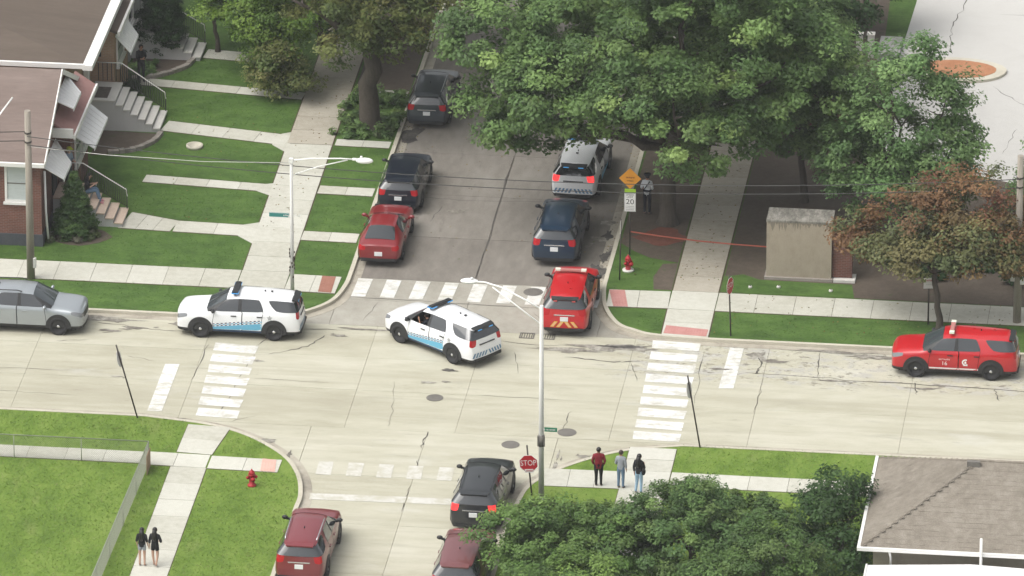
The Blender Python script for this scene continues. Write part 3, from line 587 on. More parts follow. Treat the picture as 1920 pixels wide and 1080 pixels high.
# stairs builder ------------------------------------------------------------------
def stairs(name, label, x_top, x_bot, y0, y1, ztop, n, xs0, mt, group, rail_side=1, wall=M['lightwall']):
    s = empty(name, (0,0,0), 0, label, 'front steps', group)
    run=(x_bot-x_top)/n; rise=ztop/(n+1)
    MB().box(xs0, x_top, y0, y1, 0, ztop-.06).build('base', wall, s)
    MB().box(xs0+.0, x_top+.03, y0-.03, y1+.03, ztop-.058, ztop).build('stoop', mt, s)
    for i in range(n):
        zt=ztop-rise*(i+1); xa=x_top+run*i+.002
        MB().box(xa, xa+run-.004, y0+.02, y1-.02, 0, zt-.055).build('riser', wall, s)
        MB().box(xa+.033, xa+run+.028, y0-.02, y1+.02, zt-.053, zt).build('step', mt, s)
    ry = y1-.06 if rail_side>0 else y0+.06
    r = MB().tube([(xs0+.1,ry,ztop+.92),(x_top,ry,ztop+.92),(x_bot-.05,ry,rise+.85),(x_bot-.02,ry,.75)],.026,6); r=r.build('railing', M['fascia'], s)
    b=MB().tube([(x_top,ry,ztop+.12),(x_bot-.05,ry,rise+.1)],.016,6); b.tube([(x_bot-.03,ry,0),(x_bot-.03,ry,rise+.8)],.025,6); b.build('lower_rail', M['black_metal'], r)
    me=None
    for k in range(24):
        t=(k+.5)/24; x=x_top+(x_bot-x_top)*t; z=ztop+(rise-ztop)*t
        if me is None: o=MB().tube([(0,0,.10),(0,0,.90)],.019,5).build('baluster', M['black_metal'], r); me=o.data
        else: o=share('baluster',me,r)
        o.location=(x,ry,z)
    for k in range(6):
        x=xs0+.15+(x_top-xs0-.2)*k/5; o=share('baluster',me,r,(x,ry,ztop))
    return s
stairs('front_steps','pinkish steps of the brick house with two people on them',-19.3,-17.45,9.75,11.4,1.22,5,-20.32,M['pink_stone'],'front steps of the houses')
B_s=stairs('front_steps','white stone steps with dark mat on the stoop of the tan brick house',-19.4,-17.5,20.15,22.2,1.38,6,-20.55,M['stone'],'front steps of the houses')
mt_=MB().box(-20.3,-19.75,20.4,21.6,1.382,1.40); o=mt_.build('doormat',noisy('dark patterned mat',[(.05,.045,.04),(.12,.105,.09),(.2,.17,.15)],(6,25,60)),None); tag(o,'dark patterned mat on the white stoop','doormat')
stairs('front_steps','far white steps partly behind the round evergreen',-18.9,-17.0,28.4,30.1,1.2,5,-20.0,M['stone'],'front steps of the houses')
# house B -------------------------------------------------------------------------
B = empty('tan_brick_house',(0,0,0),0,'tan brick house with brown roof and white fascia at the upper left corner','house')
x0,x1,y0,y1,ze=-33,-20.75,17.1,25.2,4.3
MB().box(x0,x1,y0,y1,0,ze).build('wall',M['brickB'],B)
MB().box(-23.2,-21.6,y0-.04,y0-.003,2.4,3.9).build('siding_panel',M['siding'],B)
r=MB(); X0,X1,Y0,Y1=x0-.3,-20.15,y0-.35,y1+.4; zt=ze+.75; yy=(Y0+Y1)/2; h=(Y1-Y0)/2
P_=[(X0,Y0,ze+.05),(X1,Y0,ze+.05),(X1,Y1,ze+.05),(X0,Y1,ze+.05),(X0+h,yy,zt),(X1-h*1.4,yy,zt)]
r.add(P_+[(x,y,z-.1) for x,y,z in P_[:4]],[(0,1,5,4),(1,2,5),(2,3,4,5),(3,0,4),(9,8,7,6),(0,6,7,1),(1,7,8,2),(2,8,9,3),(3,9,6,0)])
rB=r.build('roof',M['roofB'],B)
g=MB(); g.box(X0,X1+.12,Y0-.14,Y0-.003,ze-.10,ze+.09); g.build('gutter',M['fascia'],rB)
MB().box(X1+.003,X1+.42,Y0-.15,Y1,ze-.16,ze+.06).build('fascia',M['fascia'],rB)
# entrance bay of house B
MB().box(-20.74,-19.75,22.3,25.9,0,3.7).build('entrance_bay',M['brickB'],B)
p=MB(); slabroof(p,[(-19.55,22.1,3.72),(-19.55,26.1,3.72),(-20.72,26.1,4.15),(-20.72,22.1,4.15)][::-1],.1); p=p.build('bay_roof',M['roofB'],B)
MB().box(-19.547,-19.44,22.08,26.12,3.55,3.74).build('gutter',M['fascia'],p)
MB().box(-20.42,-20.12,21.95,22.28,3.2,3.72).build('beam',M['fascia'],B); MB().box(-20.70,-20.50,20.1,20.3,1.385,4.2).build('post',M['fascia'],B)
MB().box(-20.72,-20.3,22.26,22.298,2.5,3.1).build('dark_opening',M['dark'],B)
window(B,'e',23.0,24.6,1.9,3.0,-19.75,.08); awning(B,-19.74,22.7,25.2,3.3,.62,.75,.3)
MB().box(-20.76,-20.68,20.6,21.6,1.385,3.3).build('door',M['lightwall'],B)
# house C -------------------------------------------------------------------------
Cc=empty('grey_house',(0,0,0),0,'grey rendered house behind the round evergreen, mostly outside the picture','house')
MB().box(-31,-20.0,27.0,35.5,0,4.4).build('wall',M['siding'],Cc)
r=MB(); slabroof(r,[(-31.3,26.7,4.4),(-19.7,26.7,4.4),(-19.7,31.2,6.2),(-31.3,31.2,6.2)],.12); slabroof(r,[(-31.3,31.203,6.2),(-19.7,31.203,6.2),(-19.7,35.8,4.4),(-31.3,35.8,4.4)],.12); r.build('roof',M['roofB'],Cc)
window(Cc,'e',27.5,28.7,1.8,3.0,-20.0,.1,M['glass'])
# lower right house ----------------------------------------------------------------
S=empty('shingled_house',(0,0,0),0,'low house with a broad weathered grey brown hip roof at the lower right','house')
MB().box(16.5,33,-23.1,-15.8,0,2.6).build('wall',noisy('tan stucco',[(.30,.27,.21),(.38,.34,.27),(.42,.38,.31)],(1,8,40)),S)
ze=2.6; zr=4.55; P_=[(16.05,-23.56,ze),(33.4,-23.56,ze),(33.4,-15.3,ze),(16.05,-15.3,ze),(20.2,-19.43,zr),(29.3,-19.43,zr)]
r=MB(); r.add(P_+[(x,y,z-.06) for x,y,z in P_[:4]],[(0,1,5,4),(1,2,5),(2,3,4,5),(3,0,4),(9,8,7,6),(0,6,7,1),(1,7,8,2),(2,8,9,3),(3,9,6,0)])
rS=r.build('roof',M['roofS'],S)
# shingle courses as low real steps, joined (too many and too small to pick apart)
cm=MB(); nrow=19
for q in (0,1):
    for k in range(nrow):
        t=k/nrow; 
        for seg in range(46):
            if q==0:   # south face
                xa=16.05+4.15*t; xb=33.4-4.1*t; y=-23.56+4.13*t; z=ze+(zr-ze)*t; u0=xa+(xb-xa)*seg/46; u1=xa+(xb-xa)*(seg+1)/46-.015; dy=4.13/nrow*.97; dz=(zr-ze)/nrow*.97
                if u1>31: continue
                lift=random.uniform(.003,.011); jj=random.uniform(-.02,.02)
                cm.add([(u0,y+jj,z+lift),(u1,y+jj,z+lift),(u1,y+dy,z+dz+.003),(u0,y+dy,z+dz+.003),(u0,y+jj,z),(u1,y+jj,z)],[(0,1,2,3),(4,5,1,0)])
            elif seg<24:
                ya=-23.56+4.13*t; yb=-15.3-4.13*t; x=16.05+4.15*t; z=ze+(zr-ze)*t; u0=ya+(yb-ya)*seg/24; u1=ya+(yb-ya)*(seg+1)/24-.015; dx=4.15/nrow*.97; dz=(zr-ze)/nrow*.97
                lift=random.uniform(.003,.011); jj=random.uniform(-.02,.02)
                cm.add([(x+jj,u1,z+lift),(x+jj,u0,z+lift),(x+dx,u0,z+dz+.003),(x+dx,u1,z+dz+.003),(x+jj,u1,z),(x+jj,u0,z)],[(0,1,2,3),(4,5,1,0)])
c_=cm.build('shingles',M['roofS'],rS); c_['kind']='stuff'
g=MB(); g.box(15.93,33.5,-23.68,-23.563,ze-.10,ze+.035); g.box(15.93,16.047,-23.56,-18.6,ze-.10,ze+.035); g.box(15.93,16.047,-18.5,-15.2,ze-.10,ze+.035); g.build('gutter',M['fascia'],rS)
cap=MB(); cap.tube([(16.1,-23.5,ze+.02),(20.2,-19.43,zr+.0)],.05,6); cap.tube([(20.2,-19.43,zr+.0),(29.3,-19.43,zr+.0)],.06,6); cap.tube([(16.1,-15.36,ze+.02),(20.2,-19.43,zr+.0)],.05,6); cap.build('ridge_cap',M['roofS'],rS)
MB().box(19.75,20.25,-19.75,-19.58,4.2,4.62).build('roof_vent',M['iron'],rS)
m=MB().tube([(20.62,-23.75,1.6),(20.62,-23.75,3.25)],.055,10); m.ball((20.62,-23.75,3.25),.06); m.build('mast_pipe',M['fascia'],S)
MB().tube([(17.15,-23.62,2.5),(17.2,-23.5,2.2),(17.2,-23.5,.5)],.045,8).build('downpipe',M['fascia'],S)
E2=empty('flat_roofed_annex',(0,0,0),0,'low annex with a bright white roof below the shingled house','annex')
MB().box(16.7,30,-33,-23.75,0,1.95).build('wall',M['lightwall'],E2)
r=MB(); slabroof(r,[(16.35,-33,1.98),(20.25,-33,2.22),(20.25,-23.78,2.22),(16.35,-23.78,1.98)],.1); slabroof(r,[(20.253,-33,2.22),(30,-33,1.9),(30,-23.78,1.9),(20.253,-23.78,2.22)],.1); r.build('roof',M['whiteroof'],E2)
MB().box(16.28,16.347,-33,-23.75,1.82,2.02).build('gutter',M['fascia'],E2)
# concrete monument ---------------------------------------------------------------
Mo=empty('concrete_monument',(0,0,0),0,'plain weathered tan concrete block with stained grey top beside the orange tree','concrete block')
MB().box(9.55,12.22,7.62,8.95,.12,2.52).build('block',M['monument'],Mo)
MB().box(9.48,12.28,7.50,9.0,0,.118).build('plinth',M['edging'],Mo)
MB().box(9.53,12.24,7.605,8.97,2.522,2.60).build('cap',M['mon_top'],Mo)
st=MB(); rr=random.Random(4)                       # rain streaks of dirt hanging from the cap, thin films on the face
x=9.6
while x<12.1:
    wd_=rr.uniform(.05,.22); hh_=rr.uniform(.08,.45)*(1 if x<11.4 else .6); k=5
    vs=[]
    for q in range(k+1):
        t=q/k; vs+=[(x+wd_*.5-wd_*.5*(1-t**1.5)+rr.uniform(-.01,.01),7.6165,2.52-hh_*t),(x+wd_*.5+wd_*.5*(1-t**1.5)+rr.uniform(-.01,.01),7.6165,2.52-hh_*t)]
    st.add(vs,[(2*q,2*q+1,2*q+3,2*q+2) for q in range(k)]); x+=wd_*rr.uniform(.9,1.4)
st.build('dirt_streaks',noisy('dirt film',[(.165,.148,.12),(.215,.19,.15),(.27,.238,.19)],(2,8,40)),Mo)['kind']='stuff'
bw=MB().box(12.24,13.05,7.75,8.2,.14,2.0); bw.build('brick_wing',M['brickS'],Mo)
MB().box(12.31,13.2,7.5,8.25,0,.12).build('wing_plinth',M['stone'],Mo)
# white posts by the car park
for i,(x,lb) in enumerate(((11.25,'left white concrete post at the far edge of the soil bed'),(11.75,'right white concrete post at the far edge of the soil bed'))):
    o=MB().box(x-.14,x+.14,32.2,32.5,0,1.05); o.box(x-.17,x+.17,32.17,32.53,1.052,1.12); o=o.build('gate_post',M['stone']); tag(o,lb,'post','white posts by the car park')
o=MB().box(12.05,13.0,31.9,34,0,.35).build('concrete_ramp',M['siding']); tag(o,'grey concrete ramp beside the two white posts','ramp')

# ---------------------------------------------------------------- trees and plants
def foliage(lobes, n_clump, per, ls, cols, clump_r=(.45,.85), seed=1, up=1.0, flat=.6, fill=.25, droop=0.0, mode=None):
    """lobes: (cx,cy,cz,rx,ry,rz); leaves are small rhombi gathered in clumps on the lobes' surfaces"""
    g = np.random.default_rng(seed); L = np.array(lobes, float)
    area = (L[:,3]*L[:,4]+L[:,3]*L[:,5]+L[:,4]*L[:,5]); area /= area.sum()
    C = []; cc = []; ax = []
    for i, l in enumerate(L):
        n = max(3, int(n_clump*area[i])); d = g.normal(size=(n,3)); d /= np.linalg.norm(d,axis=1)[:,None]
        d[:,2] = np.where((d[:,2] < -.35) & (g.random(n) < .6), -d[:,2], d[:,2])
        r = np.where(g.random(n) < fill, g.uniform(.35,.8,n), g.uniform(.82,1.06,n))
        r *= 1 + .12*np.sin(d[:,0]*5+i)*np.cos(d[:,1]*4+2*i)
        C.append(l[:3] + d*r[:,None]*l[3:6]); ax.append(d)
    C = np.concatenate(C); D = np.concatenate(ax); n = len(C)
    cr_ = g.uniform(*clump_r, n)
    W = np.array([c[3] for c in cols], float); W /= W.sum(); K = np.array([c[:3] for c in cols])
    ci = K[g.choice(len(cols), n, p=W)] * g.uniform(.78,1.25,(n,1))
    idx = np.repeat(np.arange(n), per); N = len(idx)
    o = g.normal(size=(N,3)); o /= np.linalg.norm(o,axis=1)[:,None]; o *= (g.random(N)**.45)[:,None]
    o[:,2] *= flat
    p = C[idx] + o*cr_[idx][:,None]
    p[:,2] -= droop*(np.hypot(o[:,0],o[:,1])**2)*cr_[idx]
    p[:,2] = np.maximum(p[:,2], .06)
    nrm = o*.7 + D[idx]*.45 + np.array([0,0,up]) + g.normal(scale=.42,size=(N,3)); nrm /= np.linalg.norm(nrm,axis=1)[:,None]
    t = g.normal(size=(N,3)); t -= nrm*(t*nrm).sum(1)[:,None]; t /= np.linalg.norm(t,axis=1)[:,None]
    if mode == 'blade':
        t = np.array([0,0,1.]) + g.normal(scale=.35,size=(N,3)) + o*.5; t /= np.linalg.norm(t,axis=1)[:,None]; nrm = g.normal(size=(N,3)); nrm -= t*(t*nrm).sum(1)[:,None]; nrm /= np.linalg.norm(nrm,axis=1)[:,None]
    b = np.cross(nrm,t); s = ls*g.uniform(.7,1.35,N)[:,None]; wd = .52 if mode!='blade' else .24
    V = np.empty((N,4,3)); V[:,0] = p-t*s; V[:,1] = p+b*s*wd - nrm*s*.12; V[:,2] = p+t*s; V[:,3] = p-b*s*wd - nrm*s*.12
    col = ci[idx]*g.uniform(.82,1.2,(N,1)); col = np.concatenate([col, np.ones((N,1))],1)
    return V.reshape(-1,3), col
def leafmesh(name, V, col, mat_, parent):
    N = len(V)//4; me = bpy.data.meshes.new(name)
    me.vertices.add(4*N); me.vertices.foreach_set('co', V.astype(np.float32).ravel())
    me.loops.add(4*N); me.loops.foreach_set('vertex_index', np.arange(4*N,dtype=np.int32))
    me.polygons.add(N); me.polygons.foreach_set('loop_start', np.arange(0,4*N,4,dtype=np.int32))
    try: me.polygons.foreach_set('loop_total', np.full(N,4,dtype=np.int32))
    except Exception: pass
    me.update(calc_edges=True)
    a = me.attributes.new('leaf','FLOAT_COLOR','FACE'); a.data.foreach_set('color', col.astype(np.float32).ravel())
    me.materials.append(mat_); o = bpy.data.objects.new(name, me); link(o, parent); return o
def wob(a, b, n, amp, r):
    a=Vector(a); b=Vector(b); return [a+(b-a)*k/n+Vector((r.gauss(0,amp),r.gauss(0,amp),r.gauss(0,amp*.5)))*(0 if k in (0,n) else 1) for k in range(n+1)]
def tree(name, label, base, lobes, tr, fork, cols, dens=1.0, ls=.13, seed=1, cat='tree', group=None, per=150, kw=None, limbs=7, crown='crown'):
    """base (x,y); lobes in world coordinates"""
    t = empty(name, (base[0],base[1],0), 0, label, cat, group); r = random.Random(seed)
    L = [(a-base[0],b-base[1],c,d,e,f) for a,b,c,d,e,f in lobes]
    if tr:
        m = MB(); top=(r.gauss(0,.15),r.gauss(0,.15),fork); pts=[(0,0,-.1),(0,0,.12)]+wob((0,0,.5),top,4,tr*.25,r)
        m.tube(pts,[tr*1.75,tr*1.35]+[tr*(1.08-.28*k/4) for k in range(5)],12); tk=m.build('trunk',M['bark'],t)
        LL=[q for q in L if q[2]>fork+1.0] or L
        for k in range(limbs):
            l=LL[k%len(LL)]; e=(l[0]+l[3]*r.uniform(-.55,.55),l[1]+l[4]*r.uniform(-.55,.55),l[2]+l[5]*r.uniform(-.1,.6))
            m=MB(); P_=wob(top,e,6,.18,r); m.tube(P_,[tr*(.62-.52*q/6) for q in range(7)],7)
            for q in (2,3,4,5):
                e2=Vector(P_[q])+Vector((r.gauss(0,1),r.gauss(0,1),r.uniform(.1,1))).normalized()*l[3]*r.uniform(.35,.7); m.tube(wob(P_[q],e2,3,.08,r),[tr*.2,tr*.14,tr*.08,tr*.03],5)
            m.build('limb',M['bark'],t)
    vol=sum((d*e+d*f+e*f) for _,_,_,d,e,f in L); n=int(vol*(4.4 if dens>3 else 3.5)*dens); ls*=.70
    V,c=foliage(L,n,per,ls,cols,seed=seed,**(kw or {}))
    leafmesh(crown,V,c,M['leaf'],t); return t
G1=[(0.094,0.163,0.055,4),(0.127,0.209,0.067,4),(0.167,0.259,0.083,2.5),(0.218,0.310,0.098,1)]
G2=[(0.116,0.204,0.075,4),(0.152,0.248,0.090,4),(0.193,0.297,0.110,2)]
GD=[(.034,.072,.026,4),(.048,.094,.032,3),(.066,.120,.040,1)]
OL=[(.15,.175,.055,3),(.20,.22,.07,3),(.105,.145,.045,2),(.25,.25,.09,1)]
BR=[(.115,.195,.034,3),(.155,.240,.044,3),(.085,.150,.030,2)]
OR=[(.205,.118,.055,4),(.25,.145,.064,3),(.185,.145,.062,3),(.118,.152,.064,5),(.20,.095,.055,1)]
TG='street trees along the shaded side street'
tree('shade_tree','huge dark green shade tree with thick trunk beside the police officer',(4.95,12.9),
  [(5.4,13.4,9.2,5.6,4.8,4.2),(.2,12.6,6.2,3.0,3.2,2.1),(9.8,13.4,7.0,3.0,3.4,2.8),(5.2,9.4,6.3,3.6,2.6,2.2),(.8,10.8,5.9,2.2,2.0,1.4),(-1.2,11.6,4.6,1.3,1.3,.9),(7.2,10.0,4.9,1.9,1.6,1.3),(2.6,15.5,7.4,4.2,3.2,2.8),(8.2,16.5,6.0,3.4,3.0,2.8),(5.4,11.0,4.9,1.6,1.3,1.0),(-2.4,13.6,7.9,2.2,2.6,1.9),(-1.7,12.2,3.8,1.2,.9,.6),(-.5,12.0,4.5,1.4,1.2,.9),(1.4,13.6,3.5,.9,.6,.35),(-3.0,12.8,4.9,1.0,.9,.6)],.33,3.4,G1,1.0,.145,3,group=TG,limbs=12)
tree('shade_tree','dark shade tree behind the huge one on the same parkway',(4.6,23.5),[(4.6,24,6.8,4.4,4,3.8),(1.5,24,5.4,3,3,2.4),(8.4,24.5,5.0,3,3,2.6),(4,21,5.4,3,2,2),(-4.6,24.6,5.6,2.1,2.0,1.6),(-1.8,22.0,6.0,2.2,2.0,1.6)],.3,3.2,G1,.9,.15,4,group=TG)
tree('shade_tree','farthest shade tree at the top edge of the picture',(4.8,34.5),[(4.8,34.5,5.5,4.6,3.6,3.4),(0.2,34.5,5.2,2.8,3,2.4),(8.6,34,4.2,2.6,2.6,2.2)],.3,3.0,G1,.7,.16,5,group=TG)
tree('parkway_tree','olive yellow tree with a massive dark trunk standing in a leafy bed',(-8.7,21.7),
  [(-8.6,22.2,8.6,4.2,3.8,3.2),(-9.6,20.0,5.3,1.6,1.3,1.25),(-8.0,20.2,5.6,1.7,1.4,1.3),(-7.5,20.4,4.5,.7,.7,.9),(-9.9,19.6,4.3,.75,.7,.7),(-6.4,21.2,6.2,1.6,1.7,1.4),(-11.2,21.0,6.4,1.6,1.6,1.4),(-5.4,23.2,6.4,1.7,1.6,1.3),(-10.2,23.4,5.0,1.5,1.3,1.2),(-6.6,20.0,5.0,.8,.8,.8)],.42,3.6,OL,.95,.13,6,group=TG,limbs=9)
tree('parkway_tree','dark green tree beyond the olive one on the left parkway',(-8.6,32.5),[(-8.4,32,6.2,3.6,3.6,3.2),(-4.6,32.5,5.8,2.8,3,2.5),(-6.2,29.5,4.9,2.2,2,1.8),(-5.6,27.5,5.6,1.7,1.5,1.5)],.35,3.2,G1,.8,.15,7,group=TG)
tree('garden_tree','bright yellow green drooping tree in a front lawn at the top',(-13.4,26.3),[(-13.7,26.3,3.5,1.6,1.5,1.9),(-15.0,27.0,3.6,1.3,1.2,1.6),(-13.4,25.2,2.2,1.1,.9,1.3),(-12.4,26.5,3.6,1.2,1.2,1.5),(-16.3,27.6,3.4,1.1,1.1,1.3)],.12,1.6,BR,1.7,.115,8,limbs=5)
tree('garden_tree','olive drooping young tree below the bright yellow green one',(-12.75,24.9),[(-13.0,24.6,1.5,1.05,.8,1.15),(-12.2,24.5,1.0,.85,.7,.85),(-13.6,24.9,1.0,.7,.7,.8)],.06,.7,OL,2.0,.10,9,limbs=4)
tree('garden_tree','dark green tree filling the gap above the left sidewalk',(-12.0,30.5),[(-11.6,30.2,4.6,2.1,2.2,2.6),(-10.0,27.2,3.5,1.5,1.4,1.4),(-11.6,27.6,3.0,1.3,1.2,1.2),(-10.4,28.6,3.6,1.1,1.2,1.4),(-14.5,31.2,4.2,1.9,1.9,2.2)],.16,2.4,GD+[(.05,.09,.03,3)],1.0,.125,10)
tree('garden_tree','mid green bush tree above the far white steps',(-16.4,29.6),[(-16.3,30.0,3.3,1.5,1.2,1.6),(-15.4,29.2,2.2,1.0,.8,1.3)],.09,1.4,G2,1.4,.11,11,limbs=4)
tree('bed_tree','slim dark stemmed tree behind the concrete monument',(10.35,15.9),[(10.3,16.2,5.6,2.6,2.6,2.4),(12.2,15.8,4.7,1.7,1.6,1.6),(9.3,14.8,4.2,1.4,1.2,1.1),(11.9,14.6,3.1,1.5,1.2,.95),(9.6,17.2,3.6,1.6,1.2,1.1),(12.9,15.8,3.4,1.2,1.2,1.1),(10.7,14.6,3.3,1.7,1.2,1.0),(12.9,13.4,2.4,1.4,1.1,.9)],.15,3.0,G1,.9,.135,12)
tree('bed_tree','fresh green broad pyramid shaped tree in front of the car park',(14.85,11.4),
  [(14.7,11.4,4.3,3.35,2.9,1.9),(14.9,11.5,6.5,2.55,2.4,1.9),(14.7,11.5,8.4,1.5,1.4,1.3),(17.0,11.2,4.6,1.5,1.5,1.3),(16.2,11.4,7.1,1.2,1.2,1.0),(12.6,11.0,3.6,1.4,1.3,1.1),(15.2,9.8,3.0,2.4,1.2,1.0),(13.2,11.8,2.5,1.5,1.3,1.0),(16.6,10.2,3.2,1.6,1.2,1.1)],.19,2.0,G2,.82,.125,13,limbs=9)
tree('bed_tree','dark tree at the far left edge of the car park',(10.6,27.5),[(10.0,27.5,4.2,2.3,2.2,2.4),(8.0,28.2,3.8,1.9,1.9,2.0)],.17,2.2,GD+[(.04,.075,.028,3)],1.0,.135,14)
tree('bed_tree','dark tree behind the white posts at the top of the car park',(11.2,35.6),[(11.6,35.6,3.2,1.3,1.4,1.7),(9.9,36,3.3,1.6,1.6,2),(12.4,34.3,2.0,.8,.8,1.1)],.15,1.8,GD+[(.05,.09,.035,3)],1.0,.135,15)
tree('bed_tree','small green tree cut off by the right edge beside the car park',(20.6,16.6),[(20.4,16.6,2.3,1.3,1.2,1.1),(19.6,15.6,1.3,.9,.9,.8),(20.4,13.2,1.6,1.0,1.2,1.0)],.1,1.2,G2,1.1,.115,16,limbs=4)
at_=tree('autumn_tree','rusty orange and green tree with grey trunk behind the white sign',(17.0,3.25),
  [(17.4,4.9,4.3,3.0,1.9,1.0),(18.2,4.8,5.2,1.9,1.5,1.2),(16.2,4.9,5.0,1.4,1.2,1.0),(14.0,5.0,3.5,1.2,1.1,1.1),(19.8,4.9,4.0,1.3,1.3,1.2),(13.2,5.6,3.1,.9,.9,.8)],.125,2.5,[(.20,.115,.058,4),(.235,.135,.066,3),(.175,.13,.062,2),(.125,.15,.064,2.5),(.205,.095,.06,1.5)],.95,.115,17,limbs=8)
V,c=foliage([(x-17.0,y-3.25,z,a,b,e) for x,y,z,a,b,e in [(16.4,3.9,3.2,2.2,1.5,.85),(18.6,3.9,3.2,1.7,1.4,.8),(15.0,4.2,2.9,1.2,1.0,.7),(17.9,3.8,4.0,1.6,1.2,.8),(19.8,4.3,3.1,1.1,1.1,.8)]],230,140,.082,[(.15,.165,.068,4),(.19,.175,.075,3),(.21,.145,.065,3),(.12,.15,.065,3)],seed=171,up=1.0)
leafmesh('lower_crown',V,c,M['leaf'],at_)
FG='leafy trees in front at the bottom'
tree('foreground_tree','broad mid green tree at the bottom beside the black car',(4.6,-23.2),[(4.5,-23.2,1.9,2.9,2.4,1.6),(3.5,-22.4,1.1,1.1,1.4,1.0),(6.6,-22.6,1.9,1.9,2,1.4),(3.7,-19.9,.55,1.1,1.3,.6)],.16,1.5,[(0.096,0.172,0.048,4),(0.131,0.218,0.059,4),(0.176,0.267,0.076,2)],2.0,.108,18,group=FG,limbs=2,kw=dict(up=1.0,clump_r=(.3,.6),fill=.35))
tree('foreground_tree','broad grey green tree at the bottom in front of the right path',(9.6,-21.8),[(9.3,-22.4,2.3,2.8,2.4,1.7),(11.4,-21.4,1.9,1.9,2,1.3),(7.6,-22.0,1.5,1.3,1.6,1.1),(9.4,-20.4,2.5,1.2,1.1,1.0),(5.9,-20.6,1.1,1.2,1.2,.8)],.16,1.5,[(0.085,0.152,0.051,4),(0.114,0.192,0.061,4),(0.159,0.240,0.076,2)],2.0,.108,19,group=FG,limbs=2,kw=dict(up=1.0,clump_r=(.3,.6),fill=.35))
tree('foreground_tree','light green tree cut off by the bottom edge',(6.2,-27.6),[(6.2,-28,2.0,2.6,2.2,1.5),(4.6,-27,1.4,1.5,1.5,1.1)],.14,1.3,[(0.126,0.209,0.051,4),(0.165,0.254,0.063,3),(0.096,0.172,0.043,2)],2.0,.108,20,group=FG,limbs=2,kw=dict(up=1.0,clump_r=(.3,.6),fill=.35))
tree('foreground_tree','greyish green rounded tree left of the dark evergreen shrub',(12.8,-25.2),[(12.6,-25.4,2.5,1.8,1.8,1.6),(13.7,-24.6,1.9,1.2,1.3,1.2),(10.9,-26,1.7,1.6,1.4,1.2)],.14,1.3,[(0.080,0.142,0.043,4),(0.105,0.177,0.051,4),(0.142,0.216,0.067,2)],2.0,.108,21,group=FG,limbs=2,kw=dict(up=1.0,clump_r=(.3,.6),fill=.35))
tree('evergreen_shrub','very dark evergreen shrub against the grey brown roof edge',(14.95,-19.6),[(14.9,-19.5,2.1,1.25,1.5,1.7),(14.6,-17.8,1.5,1.3,1.2,1.3),(15.1,-21.6,1.3,1.0,1.5,1.1),(13.6,-18.6,.9,1.1,1.2,.8)],.1,1.0,[(.034,.076,.020,4),(.050,.102,.028,3),(.07,.13,.036,1)],1.3,.12,22,limbs=4,cat='shrub',per=120)
# conifers of the front yards
def cone_lobes(x,y,h,r,n=9):
    out=[]
    for k in range(n):
        t=(k+.5)/n; out.append((x,y,h*t,max(.12,r*(1-t)**.75*(1.0 if t>.12 else .85)),max(.12,r*(1-t)**.75*(1.0 if t>.12 else .85)),h/n*.9))
    return out
tree('conifer','small pointed green conifer at the brick house corner',(-19.25,8.75),cone_lobes(-19.25,8.75,2.8,1.0),.06,.8,[(.062,.118,.036,4),(.085,.15,.045,3),(.115,.185,.055,1)],34,.062,23,limbs=0,kw=dict(clump_r=(.12,.22),fill=.45),cat='conifer',per=60)
tree('conifer','large rounded dark conifer by the far white steps',(-18.75,28.9),[(-18.75,28.9,1.2,1.12,1.0,1.15),(-18.75,28.9,2.2,.85,.85,1.2),(-18.75,28.9,3.0,.5,.5,.9)],.07,.8,[(.026,.058,.018,4),(.036,.076,.024,3)],20,.062,24,limbs=0,kw=dict(clump_r=(.13,.24),fill=.45),cat='conifer',per=60)
tree('conifer','low clipped conifer half hidden under the tan house awning',(-19.3,23.4),[(-19.2,23.4,.5,.45,.7,.5)],0,0,GD,22,.062,25,limbs=0,kw=dict(clump_r=(.12,.22),fill=.4),cat='conifer',per=50)
# leafy bed round the massive trunk, low planting by the houses
def cover_plants(name,label,spots,cols,seed,ls=.085,per=60,kind='stuff'):
    V,c=foliage(spots,int(sum(a[3]*a[4]*9 for a in spots))+10,per,ls,cols,(.14,.3),seed,.9,.8,.3)
    o=leafmesh(name,V,c,M['leaf'],None); tag(o,label,None,None,kind); return o
rr=random.Random(5)
cover_plants('ground_cover','leafy ground cover round the massive parkway trunk',[(rr.uniform(-9.8,-7.7),rr.uniform(20.5,25.2),.12,.42,.42,rr.uniform(.18,.42)) for _ in range(46)],G1+[(.12,.16,.07,.5)],31)
cover_plants('ground_cover','pale low plants beside the brick house corner',[(rr.uniform(-20.2,-18.0),rr.uniform(7.5,9.2),.05,.3,.25,.14) for _ in range(12)],[(.16,.16,.11,3),(.10,.13,.05,3)],32)
cover_plants('ground_cover','low shrubs at the foot of the far conifer',[(rr.uniform(-19.8,-18.9),rr.uniform(24.4,27.6),.1,.35,.35,.2) for _ in range(10)],G1,33)
cover_plants('ground_cover','tall weeds along the lower right lawn',[(rr.uniform(8,14),rr.uniform(-18.2,-14.5),.1,.5,.5,rr.uniform(.2,.5)) for _ in range(30)],[(.07,.12,.03,3),(.10,.15,.04,2)],34)
cover_plants('ground_cover','low growth on the lower right corner by the lamp post',[(rr.uniform(2.4,5.4),rr.uniform(-18.5,-15.6),.02,.5,.5,rr.uniform(.08,.25)) for _ in range(26)],[(.07,.115,.03,3),(.11,.15,.04,2)],35)
cover_plants('ground_cover','dark shrubs under the orange tree',[(rr.uniform(15.5,22),rr.uniform(8,10),.15,.6,.5,rr.uniform(.3,.6)) for _ in range(22)],GD,36)
